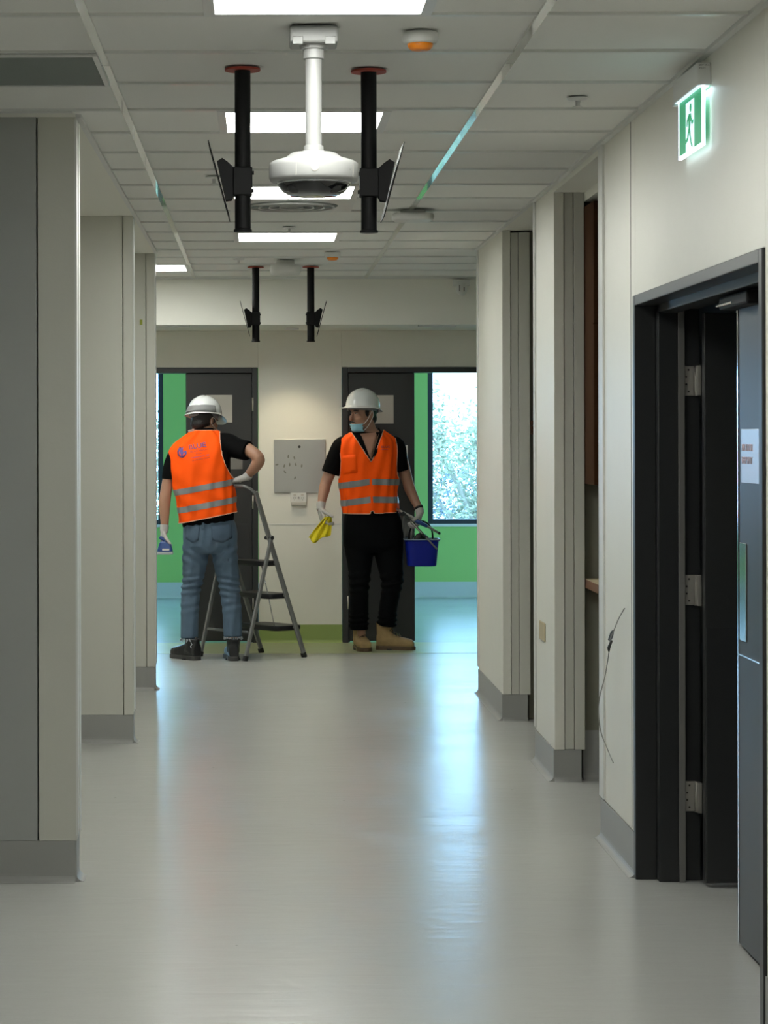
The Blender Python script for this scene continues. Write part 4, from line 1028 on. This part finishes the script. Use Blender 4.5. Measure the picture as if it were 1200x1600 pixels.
ladder()

# ------------------------------------------------------------------ masked man facing the camera
S2 = 216.9
def a2(px, py, y=0): return ((px-581)/S2, y, (1016-py)/S2)
def build_man_two():
    P = thing('person', 'person facing the camera in white hard hat, blue face mask, orange vest and black trousers', 'person', ((581-406)/S2, 16.6, 0))
    T = Torso([(.92, -.006, 0, .165, .125), (.99, -.010, 0, .178, .130), (1.05, -.014, 0, .182, .130), (1.15, -.022, 0, .185, .130), (1.27, -.025, 0, .193, .132), (1.38, -.028, 0, .198, .132), (1.46, -.028, .005, .200, .122), (1.51, -.027, .01, .188, .105), (1.545, -.026, .012, .150, .09), (1.575, -.022, .015, .100, .078), (1.60, -.018, .015, .066, .062), (1.615, -.016, .012, .060, .058)],
              [(.9, .0), (1.5, -.01), (1.6, 0)])
    Hm = Matrix.Translation((-.068, -.012, 1.702)) @ Matrix.Rotation(math.radians(-52), 4, 'Z') @ Matrix.Rotation(math.radians(4), 4, 'X')
    lsh, lel, lwr = a2(534, 697, .0), a2(510, 752, .0), a2(501, 788, -.10)
    rsh, rel, rwr = a2(620, 697, .01), a2(637, 752, .04), a2(654, 795, -.02)
    bm = bmesh.new(); loft(bm, T.rings(-.018))
    limb(bm, [(-.02, .02, 1.54, .066), (-.032, .012, 1.61, .058), (-.050, .004, 1.68, .058)], n=20)
    head_parts(bm, Hm)
    limb(bm, [(*lsh, .054), (*a2(521, 725, .0), .048), (*lel, .041), (*a2(506, 766, -.03), .040), (*lwr, .028), (*a2(500, 795, -.115), .026)], n=18)
    limb(bm, [(*rsh, .054), (*a2(629, 725, .02), .048), (*rel, .041), (*a2(642, 768, .02), .040), (*rwr, .028), (*a2(656, 802, -.03), .026)], n=18)
    limb(bm, [(*a2(563, 850), .075), (*a2(561, 890), .062), (*a2(561, 925, -.02), .042), (*a2(562, 965, .0), .036), (*a2(565, 1000, 0), .028)], n=18)
    limb(bm, [(*a2(606, 850), .078), (*a2(610, 890), .064), (*a2(612, 925, -.01), .042), (*a2(606, 965, .02), .036), (*a2(604, 998, .02), .028)], n=18)
    ell(bm, (.01, 0, .88), (.16, .11, .12))
    body = fuse('body', bm, M['skin2'], P, .006, 3)
    face_extras(body, Hm, M['hair'])
    bm = bmesh.new(); limb(bm, [(-.024, -.094, -.058, .003, .004), (0, -.102, -.052, .005, .004), (.024, -.094, -.058, .003, .004)], n=8); put(obj('moustache', bm, M['hair'], body, smooth=True), Hm)
    bm = bmesh.new(); ell(bm, (0, .035, .030), (.081, .088, .088)); ell(bm, (0, .070, -.035), (.062, .042, .050))
    for sx in (-1, 1): ell(bm, (sx*.070, -.012, .012), (.010, .020, .034))
    h = fuse('hair', bm, M['hair'], P, .007, 2); put(h, Hm)
    hard_hat(P, Hm @ Matrix.Translation((0, .008, .052)) @ Matrix.Rotation(math.radians(-8), 4, 'X'))
    # mask pulled under the nose
    bm = bmesh.new(); R = []
    for j in range(9):
        v = j/8; row = []
        for i in range(21):
            u = -1+i/10; ang = u*1.30
            z = -.066-.062*v; rx = .064-.014*v; ry = .083-.012*v; pl = .0025*math.sin(v*PI*6)
            y = -.024-(ry+pl)*math.cos(ang)**.9+.0*v; x = (rx+pl)*math.sin(ang)
            if v > .8: y += (v-.8)*.09
            row.append(bm.verts.new((x, y, z)))
        R.append(row)
    for a, b in zip(R, R[1:]):
        for i in range(20): bm.faces.new((a[i], a[i+1], b[i+1], b[i]))
    mk = obj('face_mask', bm, M['mask'], P, smooth=True); mk.modifiers.new('s', 'SOLIDIFY').thickness = .002; put(mk, Hm)
    for sx in (-1, 1):
        bm = bmesh.new(); tube(bm, [(sx*.062, -.046, -.070), (sx*.078, -.02, -.040), (sx*.086, .008, .006), (sx*.088, .020, .024)], .0022, 6, 3)
        tube(bm, [(sx*.050, -.042, -.122), (sx*.072, -.012, -.085), (sx*.084, .014, -.040), (sx*.088, .028, -.012), (sx*.088, .024, .02)], .0022, 6, 3)
        obj('ear_loop', bm, M['strap'], mk, smooth=True)
    # polo shirt
    bm = bmesh.new(); loft(bm, [R_ for R_, w_ in zip(T.rings(0), T.rows) if w_[0] < 1.572])
    limb(bm, [(*a2(543, 696, .01), .066), (*a2(534, 698, .0), .070), (*a2(525, 715, .0), .066), (*a2(516, 740, .0), .067)], n=20, round_ends=False)
    limb(bm, [(*a2(611, 696, .01), .066), (*a2(619, 698, .01), .068), (*a2(623, 715, .012), .062), (*a2(628, 736, .02), .056)], n=20, round_ends=False)
    # hollow V at the neck
    shirt = fuse('polo_shirt', bm, M['tee_black'], P, .006, 3)
    # open placket: skin shows in the V
    def skinV(c): return False
    bv = bvh_of(shirt)
    patch('neck_opening', [(a2(x, 0)[0], a2(0, y)[2]) for x, y in ((562, 678), (592, 675), (589, 690), (583, 705), (578.5, 718), (572, 705), (566, 692))], bv, (0, 1, 0), .004, M['skin2'], body, 4)
    for sgn, pts in ((-1, [(553, 677), (561, 674), (578, 719), (574, 717), (560, 697)]), (1, [(600, 676), (593, 673), (579, 719), (583, 715), (596, 694)])):
        o = patch('collar', [(a2(x, 0)[0], a2(0, y)[2]) for x, y in pts], bv, (0, 1, 0), .012, M['tee_black'], shirt, 4); o.modifiers['s'].thickness = .006
    bm = bmesh.new(); loft(bm, [ringpts((-.018-.01*z/.04, .022, 1.575+z), Vector((1, 0, 0)), Vector((0, 1, -.35)), r, r*.95, 28) for z, r in ((-.015, .090), (.004, .082), (.020, .077))], cap=False); bmesh.ops.delete(bm, geom=[f for f in bm.faces if f.calc_center_median().y < .0], context='FACES')
    c = obj('collar', bm, M['tee_black'], shirt, smooth=True); c.modifiers.new('s', 'SOLIDIFY').thickness = .006
    # vest
    zl = [(a2(0, y)[2], a2(x, 0)[0]) for x, y in ((528, 752), (531, 744), (532, 720), (530, 700), (529, 685), (529, 670))]
    zr = [(a2(0, y)[2], a2(x, 0)[0]) for x, y in ((625, 752), (620, 742), (619, 725), (620, 700), (618, 688), (614, 670))]
    def fold(p, a):
        f = .005*math.sin(a*8+1+p.z*6)+.004*math.sin(a*15+2-p.z*14)+.003*math.sin(p.z*38+a*4)*max(0, math.sin(p.z*7))
        px = p.x*S2+581; py = 1016-p.z*S2
        f += .007*math.exp(-((px-553-(py-690)*.06)/5)**2)*math.exp(-((py-700)/26)**2)
        return Vector((math.cos(a), math.sin(a), 0))*f
    def keep(c):
        px = c.x*S2+581
        hem = .992-.030*math.exp(-((px-552)/22)**2)+.0+(.022 if abs(px-580) < 3 else 0)-(.008 if px < 570 else 0)
        if c.z < hem and c.y < 0: return False
        if c.z < .985: return False
        if c.z > a2(0, 748)[2] and c.x < lerp_table(zl, c.z): return False
        if c.z > a2(0, 748)[2] and c.x > lerp_table(zr, c.z): return False
        if c.z > 1.585: return False
        if c.y < .01:
            py = 1016-c.z*S2
            if py < 722:
                l = 578-(722-py)*.63; r = 579+(722-py)*.40
                if l < px < r: return False
        elif c.z > 1.565: return False
        return True
    bm = vest_mesh(T, .020, keep, n=170, fold=fold); src = bm.copy()
    vest = obj('safety_vest', bm, M['vest'], P, smooth=True); vest.modifiers.new('s', 'SOLIDIFY').thickness = .002
    edge_piping(src, M['piping'], vest, .0026)
    kf = lambda c: not (c.y < 0 and abs(c.x*S2+581-578.6) < 1.1)
    for y0 in (757, 784.5): band(T, .0225, lambda x, y0=y0: (1016-y0+0)/S2-(abs(x+.01)*.03)+x*.12*(1 if x < -.01 else .0), .044, M['reflect'], vest, kf, fold)
    b = bvh_of(vest)
    for txt, px, py, sz, m in (('BLUE', 594, 700, .022, M['logodark']), ('SERVICES', 594.5, 702.8, .009, M['logo'])):
        o = text_mesh('printed_text', txt, sz, m, vest, Matrix.Translation(a2(px, py)) @ Matrix.Rotation(PI/2, 4, 'X') @ Matrix.Diagonal((1.3, 1, 1, 1))); project(o.data, b, (0, 1, 0), .003)
    # pocket on the chest
    patch('chest_pocket', [(a2(x, 0)[0], a2(0, y)[2]) for x, y in ((534, 712), (556, 710), (557, 738), (536, 741))], b, (0, 1, 0), .003, M['vest'], vest, 4)
    # trousers
    bm = bmesh.new()
    loft(bm, [ringpts(a2(cx, y, .0), Vector((1, 0, 0)), Vector((0, 1, 0)), rx/S2, ry, 28, 2.4) for cx, y, rx, ry in ((580, 796, 41, .135), (582, 815, 45.5, .142), (583, 835, 47.5, .145), (583, 852, 47, .135), (583, 862, 42, .11))])
    limb(bm, [(*a2(560, 835), .112, .115), (*a2(561, 862), .104, .112), (*a2(561.5, 885, -.01), .086, .096), (*a2(561, 910, -.02), .074, .086), (*a2(560.5, 930, -.015), .068, .08), (*a2(560.5, 955, .0), .068, .078), (*a2(560, 970, .0), .070, .080), (*a2(560, 984, .0), .066, .076)], n=24, round_ends=False)
    limb(bm, [(*a2(606, 835), .112, .115), (*a2(607, 862), .106, .112), (*a2(609.5, 885, -.005), .092, .098), (*a2(612, 905, -.01), .082, .088), (*a2(610, 925, -.005), .070, .08), (*a2(606, 950, .01), .066, .076), (*a2(605, 965, .015), .068, .078), (*a2(603.5, 978, .02), .070, .076)], n=24, round_ends=False)
    tr_ = fuse('trousers', bm, M['trouser'], P, .007, 3)
    for v in tr_.data.vertices:
        px = v.co.x*S2+581; py = 1016-v.co.z*S2
        f = math.exp(-((py-912)/16)**2)*math.sin(py*.5+px*.1)*.006+math.exp(-((py-972)/12)**2)*math.sin(py*.8+px*.1)*.007
        cxl = 561 if px < 583 else 608
        v.co.y -= f; v.co.x += f*(1 if px > cxl else -1)
    boot(P, (a2(562, 0)[0], .06), -80, M['boot_tan'], M['sole_tan'], .29, .20, laces=M['lace'])
    boot(P, (a2(604.5, 0)[0]-.005, .03), -10, M['boot_tan'], M['sole_tan'], .275, .20, laces=M['lace'])
    # gloves and wrist band
    bm = bmesh.new(); hand(bm, a2(500.5, 793, -.11), (.18, -.25, -1), (.75, .2, .05), 1, (.5, .8, .6), 1.08, .6, 1.15)
    limb(bm, [(*a2(501, 785, -.095), .034), (*a2(500, 796, -.118), .031)], n=14, round_ends=False); fuse('glove', bm, M['glove'], P, .0035, 2)
    bm = bmesh.new(); hand(bm, a2(655, 800, -.025), (-.18, -.2, -1), (-.8, .0, .1), -1, (.75, 1.0, .7), 1.05, .6, 1.15)
    limb(bm, [(*a2(654.5, 795, -.02), .032), (*a2(655.5, 803, -.03), .031)], n=14, round_ends=False); fuse('glove', bm, M['glove'], P, .0035, 2)
    bm = bmesh.new(); p = Vector(a2(653.5, 793.5, -.018)); tt = (Vector(rwr)-Vector(rel)).normalized(); ax = tt.cross(Vector((0, 1, 0))).normalized(); ay = ax.cross(tt)
    loft(bm, [ringpts(p-tt*.008, ax, ay, .034, .034, 20), ringpts(p+tt*.008, ax, ay, .034, .034, 20)]); obj('wrist_band', bm, M['rubber'], P, smooth=True)
build_man_two()

# ------------------------------------------------------------------ what the masked man holds
def w2(px, py, y): return Vector(((px-581)/S2+(581-406)/S2, 16.6+y, (1016-py)/S2))
def cloth_sheet(name, outline_c, dirs, m, label, cat, seed, w0, w1, L, folds=3, lean=(0, 0, 0)):
    """a hanging rag: gathered at the top, fanning out below"""
    c = Vector(outline_c); rn = random.Random(seed); bm = bmesh.new(); rows = []
    d = Vector(dirs).normalized()
    for j in range(19):
        v = j/18; row = []; wd = w0+(w1-w0)*v**.7
        for i in range(31):
            u = -1+i/15
            x = u*wd; y = .018*math.sin(u*PI*folds+v*2)*(1.15-.4*v)+.008*math.sin(u*9+v*7)
            z = L*v*(1-.18*abs(u)**2+.08*math.sin(u*5+seed))
            row.append(bm.verts.new(d*z+Vector((x, y, x*lean[0]))))
        rows.append(row)
    for a, b in zip(rows, rows[1:]):
        for i in range(30): bm.faces.new((a[i], a[i+1], b[i+1], b[i]))
    o = obj(name, bm, m, smooth=True, loc=c); s = o.modifiers.new('s', 'SOLIDIFY'); s.thickness = .004
    return tag(o, label, cat)
cloth_sheet('cleaning_cloth', w2(511, 806, -.16), (-.42, 0, -1), M['yellow'], 'yellow cleaning cloth hanging from the gloved hand of the masked man', 'cloth', 3, .022, .085, .185, 2.6, (.25, 0, 0))
cloth_sheet('grey_rag', w2(632, 806, -.02), (.12, 0, -1), M['greycloth'], 'grey rag draped beside the squeegee above the blue bucket', 'cloth', 5, .045, .055, .165, 1.6)
t = thing('bucket', 'blue rectangular cleaning bucket carried by the masked man', 'bucket', tuple(w2(658, 884, -.03)))
bm = bmesh.new()
prof = [(0, .098, .085), (.006, .104, .09), (.10, .112, .10), (.178, .120, .107), (.186, .130, .118), (.193, .130, .118), (.193, .120, .108), (.10, .107, .096), (.014, .098, .086)]
loft(bm, [ringpts((0, 0, z), X, Y, rx, ry, 40, 5) for z, rx, ry in prof]); bk = obj('tub', bm, M['bucket'], t, smooth=False)
bm = bmesh.new(); loft(bm, [ringpts((0, 0, z), X, Y, rx, ry, 40, 5) for z, rx, ry in ((.189, .132, .120), (.1965, .132, .120), (.1965, .118, .106), (.189, .118, .106))], closed=True); obj('rim', bm, M['bucketrim'], t)
bm = bmesh.new(); limb(bm, [(.080, 0, .190, .007, .012), (.075, 0, .25, .006, .011), (.048, 0, .300, .006, .010), (.0, 0, .320, .007, .010), (-.05, 0, .300, .006, .010), (-.085, 0, .25, .006, .011), (-.09, 0, .190, .007, .012)], n=12, round_ends=False); obj('handle', bm, M['black'], t, smooth=True)
bm = bmesh.new(); limb(bm, [(-.03, .0, .185, .03), (-.01, 0, .21, .028), (.03, .0, .20, .02)], n=14); obj('sponge', bm, M['rubber'], t, smooth=True)
def pole(name, pts, r, m, label, ends=None):
    t = thing(name, label, 'squeegee', tuple(pts[0]))
    bm = bmesh.new(); p0 = pts[0]; tube(bm, [p-p0 for p in pts], r, 12); obj('shaft', bm, m, t, smooth=True); return t, p0
t, p0 = pole('squeegee', [w2(616, 794, -.06), w2(640, 806, -.09), w2(683, 832, -.12)], .0085, M['hinge'], 'metal squeegee with blue grip, upper one of the two held over the bucket')
bm = bmesh.new(); a, b = w2(648, 813, -.10)-p0, w2(664, 821, -.11)-p0; limb(bm, [(*a, .016), (*b, .013)], n=14, k=1); obj('blue_grip', bm, M['brushblue'], t, smooth=True)
bm = bmesh.new(); a = w2(683, 832, -.12)-p0; limb(bm, [(*a, .010), (*(a+Vector((.006, 0, -.004))), .010)], n=12, k=1); obj('end_cap', bm, M['rubber'], t, smooth=True)
t, p0 = pole('squeegee', [w2(628, 800, -.14), w2(650, 825, -.155), w2(680, 857, -.16)], .006, M['hinge'], 'thin dark squeegee handle crossing in front of the blue bucket')
bm = bmesh.new(); a, b = w2(628, 800, -.14)-p0, w2(662, 838, -.156)-p0; limb(bm, [(*a, .0085), (*b, .0085)], n=12, k=1); obj('black_sleeve', bm, M['rubber'], t, smooth=True)

# ------------------------------------------------------------------ loose pieces become parts of their own
def split_islands(o):
    me = o.data; bm = bmesh.new(); bm.from_mesh(me); bm.verts.ensure_lookup_table()
    seen = set(); isl = []
    for v in bm.verts:
        if v.index in seen: continue
        st = [v]; seen.add(v.index); cur = []
        while st:
            a = st.pop(); cur.append(a.index)
            for e in a.link_edges:
                b = e.other_vert(a)
                if b.index not in seen: seen.add(b.index); st.append(b)
        isl.append(set(cur))
    if len(isl) > 1:
        for k, s_ in enumerate(isl):
            b2 = bm.copy(); bmesh.ops.delete(b2, geom=[v for v in b2.verts if v.index not in s_], context='VERTS')
            m2 = bpy.data.meshes.new(me.name); b2.to_mesh(m2); b2.free()
            for mt in me.materials: m2.materials.append(mt)
            if k == 0: o.data = m2
            else:
                c = o.copy(); c.data = m2; C.objects.link(c); c.parent = o.parent
    bm.free()
for o in list(C.objects):
    if o.type == 'MESH' and o.name.split('.')[0] in ('lens', 'rocker_switch', 'socket_slot', 'mount_foot', 'smudge', 'grub_screw', 'louvre_ring', 'seam', 'slot_frame', 'slit', 'tread_bracket', 'screw', 'link_rod'): split_islands(o)
